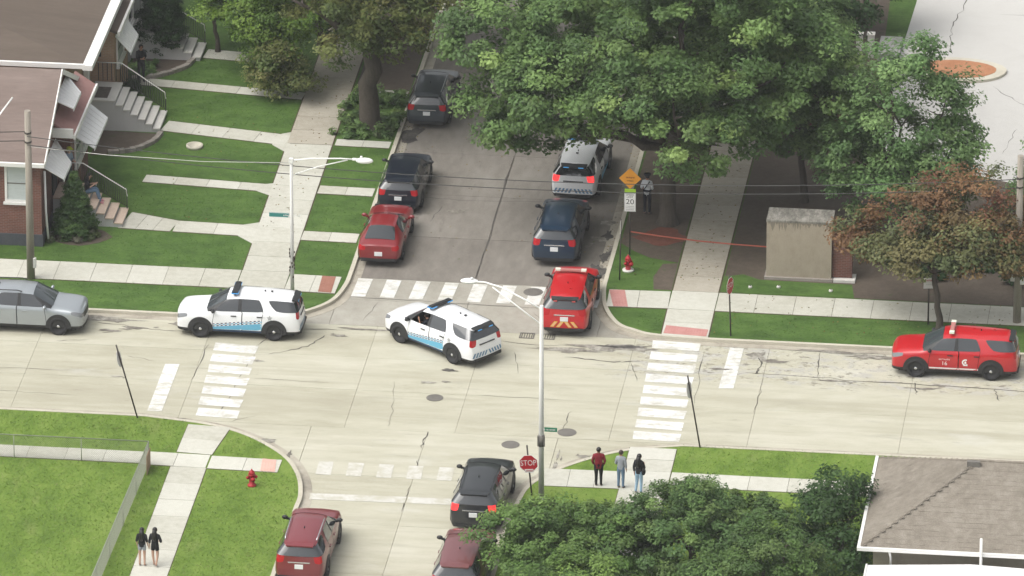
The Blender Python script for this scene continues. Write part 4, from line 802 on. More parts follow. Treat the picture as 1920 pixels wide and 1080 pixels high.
# stone edging of the planting beds by the steps, each stone its own piece
def edging(label,pts,n):
    e=empty('stone_edging',(0,0,0),0,label,'bed edging','stone edgings of the front yard beds'); L_=arc(pts,8); tot=[0]
    for a,b in zip(L_,L_[1:]): tot.append(tot[-1]+math.dist(a,b))
    for k in range(n):
        s=tot[-1]*(k+.5)/n; i=max(j for j in range(len(tot)) if tot[j]<=s); i=min(i,len(L_)-2); f=(s-tot[i])/(tot[i+1]-tot[i]); x=L_[i][0]+(L_[i+1][0]-L_[i][0])*f; y=L_[i][1]+(L_[i+1][1]-L_[i][1])*f
        a=math.atan2(L_[i+1][1]-L_[i][1],L_[i+1][0]-L_[i][0]); m=MB().box(-tot[-1]/n*.47,tot[-1]/n*.47,-.11,.11,-.02,.16+random.uniform(-.02,.02)).build('stone',M['edging'],e); m.location=(x,y,0); m.rotation_euler=(0,0,a+random.gauss(0,.06))
edging('curved stone edging round the large rounded conifer',[(-19.6,25.9),(-18.6,26.35),(-17.6,27.4),(-17.25,28.6)],14)
edging('curved stone edging of the dark bed below the white steps',[(-19.3,17.6),(-18.3,18.0),(-17.6,19.0),(-17.4,20.0)],14)
sheet('soil',[(-20.0,17.3),(-19.2,17.6),(-18.3,18.0),(-17.65,19.0),(-17.5,20.0),(-19.4,20.1),(-20.0,20.1)],M['soil'],.012,'dark planting bed below the white steps')
sheet('soil',[(-19.9,25.9),(-18.6,26.35),(-17.6,27.4),(-17.3,28.5),(-19.9,28.4)],M['soil'],.012,'planting bed under the large rounded conifer')
sheet('soil',blob(-19.1,8.7,1.3,1.0,18,.08),M['soil'],.010,'planting bed under the pointed conifer')
ring=MB().lathe([(.36,.0),(.36,.12),(.27,.12),(.25,.03)],n=24).build('stone_ring',M['kerb']); ring.location=(-15.77,18.74,0); tag(ring,'small round stone ring in the middle of the lawn','stone ring')

# ---- grass blades on the lawns in view (ragged edges over the slabs)
def blades(label,n,inside,box,cols,seed,h=(.018,.045)):
    g=np.random.default_rng(seed); x=g.uniform(box[0],box[1],n*2); y=g.uniform(box[2],box[3],n*2); k=inside(x,y); x=x[k][:n]; y=y[k][:n]; N=len(x)
    p=np.stack([x,y,np.zeros(N)],1); lean=g.normal(scale=1.5,size=(N,2)); hh=g.uniform(h[0],h[1],N); a=g.uniform(0,6.28,N); wv=np.stack([np.cos(a),np.sin(a),np.zeros(N)],1)*(g.uniform(.008,.018,N))[:,None]
    t=p+np.concatenate([lean*hh[:,None],hh[:,None]],1); V=np.empty((N,4,3)); V[:,0]=p-wv; V[:,1]=p+wv; V[:,2]=t+wv*.3; V[:,3]=t-wv*.3
    W=np.array([c[3] for c in cols],float); W/=W.sum(); K=np.array([c[:3] for c in cols]); lo=.5+.5*np.sin(x*1.1+np.sin(y*.7)*2)*np.cos(y*1.4+np.sin(x*.6)); col=K[g.choice(len(cols),N,p=W)]*(g.uniform(.86,1.14,N)*(.9+.2*lo))[:,None]
    o=leafmesh('grass',V.reshape(-1,3),np.concatenate([col,np.ones((N,1))],1),M['leaf'],None); tag(o,label,None,None,'stuff')
def rects(rs,holes=()):
    def f(x,y):
        k=np.zeros(len(x),bool)
        for (a,b,c,d) in rs: k|=(x>a)&(x<b)&(y>c)&(y<d)
        for (a,b,c,d) in holes: k&=~((x>a)&(x<b)&(y>c)&(y<d))
        return k
    return f
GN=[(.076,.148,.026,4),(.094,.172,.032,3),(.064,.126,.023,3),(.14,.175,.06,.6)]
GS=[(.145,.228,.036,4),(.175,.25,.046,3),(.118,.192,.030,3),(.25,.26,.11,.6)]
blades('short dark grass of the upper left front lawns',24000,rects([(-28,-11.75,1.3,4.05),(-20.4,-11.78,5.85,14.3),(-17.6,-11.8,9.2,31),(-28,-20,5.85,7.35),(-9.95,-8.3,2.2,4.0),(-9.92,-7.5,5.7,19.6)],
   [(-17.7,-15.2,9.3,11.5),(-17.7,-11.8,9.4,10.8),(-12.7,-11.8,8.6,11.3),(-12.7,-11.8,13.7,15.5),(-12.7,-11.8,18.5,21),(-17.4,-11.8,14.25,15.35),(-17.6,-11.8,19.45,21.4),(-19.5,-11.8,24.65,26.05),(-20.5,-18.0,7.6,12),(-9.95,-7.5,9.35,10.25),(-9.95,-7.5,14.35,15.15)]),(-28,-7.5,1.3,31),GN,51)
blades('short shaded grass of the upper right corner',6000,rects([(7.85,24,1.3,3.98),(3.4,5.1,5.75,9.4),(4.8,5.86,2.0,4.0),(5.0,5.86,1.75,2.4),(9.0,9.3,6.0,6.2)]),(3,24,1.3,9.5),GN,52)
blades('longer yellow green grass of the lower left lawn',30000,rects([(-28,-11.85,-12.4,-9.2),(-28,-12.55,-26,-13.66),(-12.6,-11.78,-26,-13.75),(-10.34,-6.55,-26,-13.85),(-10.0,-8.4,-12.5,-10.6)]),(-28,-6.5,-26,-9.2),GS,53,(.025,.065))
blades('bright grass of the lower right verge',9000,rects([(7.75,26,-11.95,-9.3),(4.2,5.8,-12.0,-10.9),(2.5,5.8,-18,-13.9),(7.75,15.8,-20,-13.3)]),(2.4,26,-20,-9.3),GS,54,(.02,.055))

# fallen leaves on the street, gutters and paths below the trees
g=np.random.default_rng(77); N=900
x=np.concatenate([g.normal(2.9,.35,160),g.normal(-7.1,.3,130),g.uniform(-7,3,120),g.uniform(6,7.7,110),g.uniform(-11.9,-10,110),g.uniform(8,22,150),g.uniform(-18,-12,120)])
y=np.concatenate([g.uniform(6,26,160),g.uniform(12,27,130),g.uniform(8,26,120),g.uniform(6,20,110),g.uniform(10,27,110),g.uniform(1.3,6,150),g.uniform(10,26,120)])
z=np.where((x>-7.4)&(x<3.1),RZ+.012,.034); a=g.uniform(0,6.28,N); s=g.uniform(.03,.06,N)
p=np.stack([x,y,z],1); u=np.stack([np.cos(a)*s,np.sin(a)*s,g.uniform(0,.02,N)],1); v=np.stack([-np.sin(a)*s*.6,np.cos(a)*s*.6,g.uniform(0,.015,N)],1)
V=np.empty((N,4,3)); V[:,0]=p-u; V[:,1]=p-v; V[:,2]=p+u; V[:,3]=p+v; K=np.array([(.16,.10,.04),(.22,.17,.05),(.10,.08,.04),(.12,.15,.04)]); col=K[g.integers(0,4,N)]
o=leafmesh('fallen_leaves',V.reshape(-1,3),np.concatenate([col,np.ones((N,1))],1),M['leaf'],None); tag(o,'scattered fallen leaves below the street trees',None,None,'stuff')

# ---------------------------------------------------------------- vehicles
# station: x low, x belt, x top, width factor, z belt, half width at roof edge, z roof edge, z crown, drop of the shoulder below the belt
SUV=[(2.46, 2.44, 2.4, 0.8, 0.9, 0.6, 0.95, 0.98, 0.17), (2.38, 2.36, 2.32, 0.94, 0.98, 0.68, 1.02, 1.06, 0.17), (2.02, 2.0, 1.98, 1.0, 1.04, 0.73, 1.09, 1.13, 0.15), (1.68, 1.68, 1.68, 1.0, 1.06, 0.745, 1.115, 1.155, 0.13), (1.4, 1.4, 1.38, 1.0, 1.08, 0.755, 1.135, 1.175, 0.12), (1.22, 1.22, 1.28, 1.0, 1.12, 0.745, 1.145, 1.195, 0.12), (1.08, 0.96, 0.44, 1.0, 1.15, 0.655, 1.605, 1.7, 0.12), (-0.02, -0.04, -0.06, 1.0, 1.17, 0.675, 1.65, 1.755, 0.12), (-0.14, -0.16, -0.16, 1.0, 1.17, 0.675, 1.655, 1.76, 0.12), (-1.02, -1.12, -0.9, 1.0, 1.19, 0.665, 1.645, 1.75, 0.12), (-1.36, -1.55, -1.2, 1.0, 1.2, 0.66, 1.635, 1.74, 0.13), (-2.14, -2.2, -2.02, 0.98, 1.22, 0.63, 1.595, 1.7, 0.22), (-2.42, -2.38, -2.2, 0.93, 1.22, 0.6, 1.565, 1.66, 0.27), (-2.53, -2.45, -2.27, 0.84, 1.2, 0.54, 1.515, 1.59, 0.28)]
SEDAN=[(2.36,2.34,2.30,.78,.72,.58,.77,.80,.14),(2.27,2.25,2.21,.92,.80,.66,.86,.89,.14),(1.90,1.9,1.88,1.0,.86,.70,.92,.95,.12),(1.40,1.40,1.40,1.0,.89,.72,.96,.99,.11),
 (1.05,1.05,1.03,1.0,.91,.73,.985,1.02,.11),(.82,.82,.95,1.0,.92,.72,1.0,1.045,.11),(.70,.55,-.02,1.0,.94,.56,1.35,1.42,.11),(-.14,-.16,-.18,1.0,.95,.585,1.39,1.46,.11),(-.24,-.26,-.26,1.0,.95,.585,1.39,1.46,.11),
 (-1.0,-1.06,-.92,1.0,.98,.57,1.365,1.435,.11),(-1.36,-1.50,-1.22,1.0,.99,.555,1.335,1.40,.11),(-1.92,-2.02,-2.0,.995,1.0,.69,1.05,1.085,.16),(-2.28,-2.28,-2.26,.95,.99,.66,1.015,1.05,.2),(-2.42,-2.40,-2.37,.84,.95,.58,.975,1.0,.2)]
def shell(ST, kind, wf=1.0):
    yb=[.90*wf,.955*wf,.985*wf,.972*wf,.905*wf]; V=[]; nS=len(ST)
    for (xl,xb,xt,ys,zb,yt,z5,z7,dr) in ST:
        lowx=[xl]*4; half=[]
        end=0
        for j in range(4):
            z=[.27,.40,.68,zb-dr][j]; half.append((lowx[j]+(xb-xl)*(0 if j<3 else .6),yb[j]*ys,z))
        half.append((xb,yb[4]*ys,zb)); half.append((xt,yt*wf,z5)); half.append((xt-(xt-xb)*.02,yt*wf*.62,z5+.74*(z7-z5)))
        for q in half: V.append(q)
        V.append((xt,0,z7))
        for q in reversed(half): V.append((q[0],-q[1],q[2]))
    n=15; Fc=[]; pn=[]
    suv=kind=='suv'
    def part(i,s):
        if s==0: return 'sill'
        if s<=3:
            if s==3 and i in (0,): return 'headlight'
            if s==3 and i==12: return 'taillight'
            if s==3 and i==1: return 'headlight'
            if i in (6,7): return 'door_front'
            if i==8: return 'door_rear'
            return 'fender' if i<=5 else 'quarter_panel'
        if s==4:
            if suv and i==5: return 'windshield_pillar'
            if i==6: return 'window_front'
            if i==7: return 'pillar'
            if i==8: return 'window_rear'
            if suv and i==10: return 'quarter_window'
            if suv and i in (11,12): return 'rear_window'
            return 'fender' if i<=5 else 'quarter_panel'
        if i<=4: return 'hood'
        if i==5: return 'windshield'
        if suv: return 'roof'
        if i<10: return 'roof'
        if i==10: return 'rear_window'
        return 'trunk_lid'
    for i in range(nS-1):
        for k in range(14):
            s=min(k,13-k); side='l' if k<7 else 'r'
            Fc.append((i*n+k,i*n+k+1,(i+1)*n+k+1,(i+1)*n+k)); p=part(i,s); pn.append(p+('|'+side if p in('door_front','door_rear','window_front','window_rear','quarter_window','headlight','taillight','pillar','fender','quarter_panel','windshield_pillar') else ''))
    F=[1,.74,.25,-.25,-.74,-1]
    for front in (True,False):
        i=0 if front else nS-1; grid=[]
        for lv in range(7):
            L_=V[i*n+lv]; row=[i*n+lv]
            for f in F[1:-1]:
                V.append((L_[0]+(.075 if front else -.05)*(1-f*f),L_[1]*f,L_[2])); row.append(len(V)-1)
            row.append(i*n+14-lv); grid.append(row)
        for lv in range(6):
            for c in range(5):
                q=(grid[lv][c],grid[lv][c+1],grid[lv+1][c+1],grid[lv+1][c]); Fc.append(q if front else q[::-1])
                if lv==0: p='sill'
                elif front: p=('headlight|'+('l' if c==0 else 'r')) if (lv==3 and c in (0,4)) else ('grille' if lv in (2,3) and 0<c<4 else 'front_bumper' if lv==1 else 'hood' if lv>=4 else ('fender|'+('l' if c==0 else 'r')))
                else:
                    if lv==3 and c in (0,4): p='taillight|'+('l' if c==0 else 'r')
                    elif suv and lv==4: p='rear_window'
                    elif lv==1: p='rear_bumper'
                    elif lv>=5 : p='roof' if suv else 'trunk_lid'
                    else: p='tailgate' if suv else ('trunk_lid' if lv>=3 else 'rear_panel')
                pn.append(p)
        top=i*n+7
        for c in range(5):
            q=(grid[6][c],grid[6][c+1],top); Fc.append(q if front else q[::-1]); pn.append('hood' if front else ('roof' if suv else 'trunk_lid'))
    names=sorted(set(pn)); me=bpy.data.meshes.new('shell'); me.from_pydata(V,[],Fc)
    for _ in names: me.materials.append(None)
    me.polygons.foreach_set('material_index',[names.index(p) for p in pn])
    me.update(calc_edges=True)
    # creases where the part changes, softer elsewhere
    ef={}
    for p in me.polygons:
        for ek in p.edge_keys: ef.setdefault(ek,[]).append(names[p.material_index].split('|')[0])
    a=me.attributes.new('crease_edge','FLOAT','EDGE'); cr_=[]
    sharp={'sill','windshield','window_front','window_rear','quarter_window','rear_window','pillar','taillight','headlight','grille'}
    for e in me.edges:
        u=set(ef.get(tuple(sorted(e.vertices)),[])); cr_.append(.78 if len(u)>1 and (u&sharp) else .38 if len(u)>1 else .12)
    a.data.foreach_set('value',cr_)
    o=bpy.data.objects.new('shell',me); COL.objects.link(o); md=o.modifiers.new('s','SUBSURF'); md.levels=2; md.render_levels=2
    dg=bpy.context.evaluated_depsgraph_get(); ev=bpy.data.meshes.new_from_object(o.evaluated_get(dg)); bpy.data.objects.remove(o)
    vs=np.array([v.co for v in ev.vertices]); polys={}
    for p in ev.polygons: polys.setdefault(names[p.material_index],[]).append(tuple(p.vertices))
    allp=[tuple(p.vertices) for p in ev.polygons]
    bvh=BVHTree.FromPolygons([Vector(v) for v in vs],allp)
    # vertex normals for offsetting
    nr=np.array([v.normal for v in ev.vertices])
    out={}
    for k,pl in polys.items():
        ids=sorted({i for p in pl for i in p}); mp={g:l for l,g in enumerate(ids)}
        off=-.012 if k.split('|')[0] in ('windshield','window_front','window_rear','quarter_window','rear_window','pillar','windshield_pillar') else 0
        vv=vs[ids]+nr[ids]*off
        if k.startswith('door'):     # pull the rim back a little so that the shut lines show
            ec={}
            for p in pl:
                for a_,b_ in zip(p,p[1:]+p[:1]): ec[tuple(sorted((a_,b_)))]=ec.get(tuple(sorted((a_,b_))),0)+1
            rim={i for e,c in ec.items() if c==1 for i in e}; cx=vv[:,0].mean()
            for l,g_ in enumerate(ids):
                if g_ in rim: vv[l,0]+=.019*np.sign(cx-vv[l,0]); vv[l]-=nr[g_]*.006
        m=bpy.data.meshes.new(k.split('|')[0]); m.from_pydata([tuple(q) for q in vv],[],[tuple(mp[i] for i in p) for p in pl]); m.polygons.foreach_set('use_smooth',[True]*len(pl)); m.update()
        out[k]=m
    return out,bvh
SH={'suv':shell(SUV,'suv'),'sedan':shell(SEDAN,'sedan',.93)}
VM={}
def paint(name,c,rough=.32,coat=.7,metal=0): VM[name]=mat(name+' car paint',c,rough,metal,coat); return VM[name]
paint('white',(.78,.79,.80)); paint('red',(.46,.010,.016)); paint('silver',(.36,.39,.41),.32,.6,.45); paint('blue',(.014,.030,.055),.3,.5); paint('navy',(.006,.010,.019),.3,.4); paint('black',(.018,.021,.023),.3,.5)
paint('maroon',(.17,.020,.026)); paint('dullmaroon',(.14,.040,.042),.4); paint('darkred',(.20,.010,.014)); paint('slate',(.040,.050,.060),.35,.5,.3)
glass=mat('tinted vehicle glass',(.020,.024,.027),.06,0,.6,1.0); VM['glass']=glass
glass2=mat('clearer vehicle glass',(.05,.06,.065),.05,0,0,.9)
tyre=mat('tyre rubber',(.018,.018,.019),.75); plast=mat('black plastic trim',(.02,.021,.022),.55); alloy=mat('grey alloy',(.35,.36,.37),.35,.7); chrome=mat('bright metal cap',(.62,.63,.64),.25,.8)
tail_off=mat('red tail lamp',(.42,.012,.018),.25); tail_on=mat('lit red brake lamp',(.6,.02,.025),.25,emit=(1,.05,.05),es=.9); headl=mat('headlamp glass',(.20,.21,.22),.12); 
plate_m=mat('number plate',(.72,.74,.74),.4); skyblue=mat('light blue decal',(.13,.42,.60),.4); navyd=mat('navy decal',(.018,.045,.105),.4); whitd=mat('white decal',(.80,.80,.79),.4); yel=mat('yellow chevron decal',(.72,.52,.04),.4); blued=mat('blue chevron decal',(.10,.22,.36),.4); greyd=mat('grey decal',(.35,.36,.36),.5); redd=mat('red decal',(.45,.01,.015),.4)
def cast(bvh,p,d):
    h=bvh.ray_cast(Vector(p),Vector(d)); return h[0],h[1]
def decal_side(bvh,parent,name,polys,m,side,off=.006,sub=6):
    """polys: quads in (x,z), mapped on the body side"""
    mb=MB()
    for q in polys:
        (ax,az_),(bx,bz),(cx,cz),(dx,dz)=q; nu=max(1,int(max(math.dist(q[0],q[1]),math.dist(q[3],q[2]))/.12)); nv=max(1,int(max(math.dist(q[0],q[3]),math.dist(q[1],q[2]))/.07)); g=[]
        for i in range(nu+1):
            for j in range(nv+1):
                u=i/nu; v=j/nv; x=(ax*(1-u)+bx*u)*(1-v)+(dx*(1-u)+cx*u)*v; z=(az_*(1-u)+bz*u)*(1-v)+(dz*(1-u)+cz*u)*v
                h,nn=cast(bvh,(x,3*side,z),(0,-side,0))
                g.append((h.x,h.y+side*off,h.z) if h else (x,side*.98,z))
        fs=[(i*(nv+1)+j,(i+1)*(nv+1)+j,(i+1)*(nv+1)+j+1,i*(nv+1)+j+1) for i in range(nu) for j in range(nv)]
        mb.add(g,fs)
    return mb.build(name,m,parent)
def decal_rear(bvh,parent,name,polys,m,off=.008,dirx=1,x0=-4):
    mb=MB()
    for q in polys:
        g=[]
        nu=3
        for i in range(nu+1):
            for j in range(nu+1):
                u=i/nu; v=j/nu; y=(q[0][0]*(1-u)+q[1][0]*u)*(1-v)+(q[3][0]*(1-u)+q[2][0]*u)*v; z=(q[0][1]*(1-u)+q[1][1]*u)*(1-v)+(q[3][1]*(1-u)+q[2][1]*u)*v
                h,nn=cast(bvh,(x0,y,z),(dirx,0,0)); g.append((h.x-dirx*off,y,z) if h else (-2.5,y,z))
        mb.add(g,[(i*(nu+1)+j,(i+1)*(nu+1)+j,(i+1)*(nu+1)+j+1,i*(nu+1)+j+1) for i in range(nu) for j in range(nu)])
    return mb.build(name,m,parent)
def textmesh(s,size):
    c=bpy.data.curves.new('txt','FONT'); c.body=s; c.size=size; c.align_x='CENTER'; c.align_y='CENTER'; c.resolution_u=3
    o=bpy.data.objects.new('txt',c); COL.objects.link(o); dg=bpy.context.evaluated_depsgraph_get(); me=bpy.data.meshes.new_from_object(o.evaluated_get(dg)); bpy.data.objects.remove(o); return me
def text_side(bvh,parent,name,s,size,x,z,side,m,off=.009):
    me=textmesh(s,size)
    for v in me.vertices:
        X=x-side*v.co.x*1.0; Z=z+v.co.y; h,_=cast(bvh,(X,3*side,Z),(0,-side,0)); v.co=(X,(h.y if h else .98*side)+side*off,Z)
    me.materials.clear(); me.materials.append(m); o=bpy.data.objects.new(name,me); link(o,parent); return o
wheelmesh={}
def wheels(kind):
    if kind in wheelmesh: return wheelmesh[kind]
    Rr={'suv':.385,'police':.39,'sedan':.335}[kind]
    t=MB().lathe([(Rr*.62,-.11),(Rr*.93,-.125),(Rr,-.10),(Rr,.10),(Rr*.93,.125),(Rr*.64,.12),(Rr*.62,.07)],axis='y',n=28).mesh('tyre',tyre)
    if kind=='police':
        r=MB().lathe([(Rr*.61,-.08),(Rr*.61,.07),(Rr*.50,.055),(Rr*.3,.075),(.02,.075)],axis='y',n=24).mesh('rim',plast)
        c=MB().lathe([(.075,.07),(.07,.10),(.03,.115)],axis='y',n=14).mesh('hub_cap',chrome)
    else:
        r=MB().lathe([(Rr*.61,-.08),(Rr*.61,.02),(Rr*.57,.03),(.03,.03)],axis='y',n=24)
        for k in range(6):
            a=2*math.pi*k/6; r.obox((math.cos(a)*Rr*.33,.06,math.sin(a)*Rr*.33),(math.cos(a),0,math.sin(a)),(0,1,0),(-math.sin(a),0,math.cos(a)),Rr*.27,.03,.035)
        r=r.mesh('rim',alloy); c=MB().lathe([(.06,.05),(.055,.095),(.02,.10)],axis='y',n=12).mesh('hub_cap',chrome)
    wheelmesh[kind]=(t,r,c,Rr); return wheelmesh[kind]
def vehicle(name,label,cat,kind,loc,heading,col,group='vehicles at the crossroads',wheel='suv',sill=None,roof=None,tail=tail_off,rails=None,plate=True,steer=0,sx=1,sy=1,sz=1,win=None,hood=None,rear_glass=None):
    v=empty(name,(loc[0],loc[1],RZ+.004),R(heading),label,cat,group); v.scale=(sx,sy,sz)
    ms,bvh=SH[kind]; pm=VM[col]; sill=sill or plast; win=win or glass
    mm={'sill':sill,'windshield':glass2,'window_front':win,'window_rear':win,'quarter_window':win,'rear_window':rear_glass or glass,'pillar':plast,'windshield_pillar':plast,'headlight':headl,'taillight':tail,'grille':plast,'roof':roof or pm,'hood':hood or pm}
    nm={'door_front':'door','door_rear':'door','window_front':'side_window','window_rear':'side_window','pillar':'door_pillar'}
    P_={}
    for k,me in ms.items():
        b=k.split('|')[0]; m2=me.copy(); m2.materials.clear(); m2.materials.append(mm.get(b,pm)); o=bpy.data.objects.new(nm.get(b,b),m2); link(o,v); P_[k]=o
    wdt=.93 if kind=='sedan' else 1; fx,rx=(1.40,-1.42) if kind=='sedan' else (1.5,-1.5)
    MB().box(-2.3,2.2,-.80*wdt,.80*wdt,.20,.88).build('underbody',tyre,v)
    t,r,c,Rr=wheels(wheel); ar=Rr+(.125 if wheel=='police' else .10)
    for x in (fx,rx):
        for s in (1,-1):
            h,_=cast(bvh,(x,3*s,.62),(0,-s,0)); yo=abs(h.y)+.004
            m=MB(); n=20; vs=[]; a0,a1=R(-12),R(192)
            for q,(rad,yy) in enumerate(((ar,yo-.12),(ar,yo+.012),(ar-.05,yo+.014),(.0,yo+.003))):
                vs+=[(x+rad*math.cos(a0+(a1-a0)*k/n),s*yy,Rr+rad*math.sin(a0+(a1-a0)*k/n)) for k in range(n+1)]
            m.add(vs,[(q*(n+1)+k,q*(n+1)+k+1,(q+1)*(n+1)+k+1,(q+1)*(n+1)+k) for q in range(3) for k in range(n)]); m.build('wheel_arch',plast,v)
            wh=bpy.data.objects.new('wheel',None); link(wh,v); wh.location=(x,s*(yo-.10),Rr); wh.rotation_euler=(0,0,(0 if s>0 else math.pi)+(R(steer) if x>0 else 0)); wh.empty_display_size=.1
            share('tyre',t,wh); share('rim',r,wh); share('hub_cap',c,wh)
    zb=SUV[6][4] if kind=='suv' else SEDAN[6][4]
    for s in (1,-1):
        mxx=.96 if kind=='suv' else .66; m=MB().ball((mxx,s*(1.06*wdt),zb+.07),(.075,.125,.085),10,6); m.box(mxx-.03,mxx+.04,min(s*.88*wdt,s*1.0*wdt),max(s*.88*wdt,s*1.0*wdt),zb-.02,zb+.05); m.build('mirror',pm if col in ('silver','darkred') else plast,v)
        for xd,dn in ((.14,'door_front'),(-.92,'door_rear')):
            h,_=cast(bvh,(xd,3*s,zb-.14),(0,-s,0)); par=P_[dn+('|l' if s>0 else '|r')]
            MB().box(xd-.11,xd+.11,min(h.y,h.y+s*.035),max(h.y,h.y+s*.035),zb-.16,zb-.125).build('handle',plast if col in('white','red') else pm,par)
    if plate:
        z=.80 if kind=='suv' else .62; h,_=cast(bvh,(-4,0,z),(1,0,0)); m=MB().box(h.x-.03,h.x+.02,-.16,.16,z-.085,z+.085); m.build('number_plate',plate_m,v)
    if rails:
        for s in (1,-1): MB().tube([(-.0,s*.63,1.70),(-.2,s*.635,1.75),(-1.7,s*.62,1.72),(-1.95,s*.60,1.67)],.022,6).build('roof_rail',rails,v)
    if kind=='suv':
        m=MB(); slabroof(m,[(-2.18,-.56,1.645),(-2.40,-.52,1.60),(-2.40,.52,1.60),(-2.18,.56,1.645)],.045); m.build('spoiler',pm if col not in('white','red') else plast,v)
        h,_=cast(bvh,(-4,0,.97),(1,0,0)); MB().box(h.x-.025,h.x+.02,-.42,.42,.945,.985).build('tailgate_trim',plast if col in ('white','silver') else chrome,v)
        MB().box(-1.06,-1.0,-.015,.015,1.74,1.80).build('antenna',plast,v)
    h,_=cast(bvh,(-4,0,.38),(1,0,0)); MB().box(h.x-.015,h.x+.05,-.75*wdt,.75*wdt,.30,.42).build('bumper_trim',plast,v)
    return v,P_,bvh
def police_livery(v,P_,bvh):
    for s in (1,-1):
        # navy rocker, sky blue wedge widening to the rear, checker band above
        decal_side(bvh,v,'rocker_stripe',[((1.0,.30),(-1.02,.30),(-1.02,.42),(1.0,.40))],navyd,s)
        decal_side(bvh,v,'blue_wedge',[((1.02,.405),(-1.0,.425),(-1.0,.73),(1.02,.50))],skyblue,s)
        q=[];d=[]; n=24
        for k in range(n):
            for row in range(3):
                if (k+row)%2: continue
                xa=1.0-2.02*k/n; xb=1.0-2.02*(k+1)/n; f=lambda x:(.505+.23*(1.0-x)/2.02)+.008; hz=.045
                (d if row!=1 else q).append(((xa,f(xa)+row*hz),(xb,f(xb)+row*hz),(xb,f(xb)+(row+1)*hz),(xa,f(xa)+(row+1)*hz)))
        decal_side(bvh,v,'checker_stripe',q,skyblue,s); decal_side(bvh,v,'checker_stripe',d,navyd,s)
        # star shaped emblem on the rear pillar
        st=[]; cx,cz=-1.33,.98
        pts=[(cx+(.13 if k%2==0 else .06)*math.sin(math.pi*k/5),cz+(.13 if k%2==0 else .06)*math.cos(math.pi*k/5)) for k in range(10)]
        for k in range(0,10): st.append(((cx,cz),pts[k],pts[(k+1)%10],(cx,cz)))
        decal_side(bvh,v,'star_emblem',st,greyd,s)
        decal_side(bvh,v,'side_lettering',[((-1.02-.05*k,.985),(-1.05-.05*k,.985),(-1.05-.05*k,1.01),(-1.02-.05*k,1.01)) for k in range(3)],greyd,s)
    ch=[]; 
    for k in range(5):
        for s in (1,-1):
            a=.12+.155*k; ch.append(((s*a,.47),(s*(a+.085),.47),(s*(a-.01),.66),(s*(a-.095),.66)) if s>0 else ((s*(a+.085),.47),(s*a,.47),(s*(a-.095),.66),(s*(a-.01),.66)))
    decal_rear(bvh,v,'chevron',ch,blued); 
    lb=MB(); lb.box(.0,.26,-.58,.58,1.80,1.865); lb.box(.04,.22,-.56,-.40,1.866,1.895); lb.box(.04,.22,.40,.56,1.866,1.895); lb.box(.04,.22,-.38,.38,1.866,1.885); lb=lb.build('light_bar',plast,v)
    bl=mat('blue warning lamp',(.02,.16,.42),.15,emit=(.15,.55,1),es=.35); 
    for s in (1,-1):
        MB().box(-.012,.272,min(s*.30,s*.585),max(s*.30,s*.585),1.808,1.852).build('lamp_lens',bl,lb)
        MB().box(.09,.17,s*.5-.04,s*.5+.04,1.735,1.80).build('bracket',plast,lb)
    sp=MB().box(-2.43,-2.30,-.46,.46,1.525,1.585).build('rear_lamp_bar',plast,v)
    for s in (1,-1): MB().box(-2.437,-2.40,min(s*.2,s*.42),max(s*.2,s*.42),1.53,1.57).build('lamp_lens',bl,sp)
    m=MB().lathe([(.045,0),(.05,.06),(.03,.09)],axis='x',n=10,c=(1.02,1.0,1.23)); m.build('spotlight',plast,v)
    hl=MB().box(-1.35,-1.27,-.05,.05,1.75,1.78); hl.build('roof_antenna',plast,v)
pv='white patrol SUVs'
v2=vehicle('police_car','white patrol SUV parked on the left with blue checked stripe, facing left','police car','suv',(-11.06,.12),180,'white',pv,'police',plate=False); police_livery(*v2)
v3=vehicle('police_car','white patrol SUV turning across the middle of the junction','police car','suv',(-2.75,-.56),142.3,'white',pv,'police',plate=False,steer=8); police_livery(*v3)
v6=vehicle('police_car','white patrol SUV seen from behind, half under the big tree','police car','suv',(.86,17.40),88,'white',pv,'police',plate=False,tail=tail_on); police_livery(*v6)
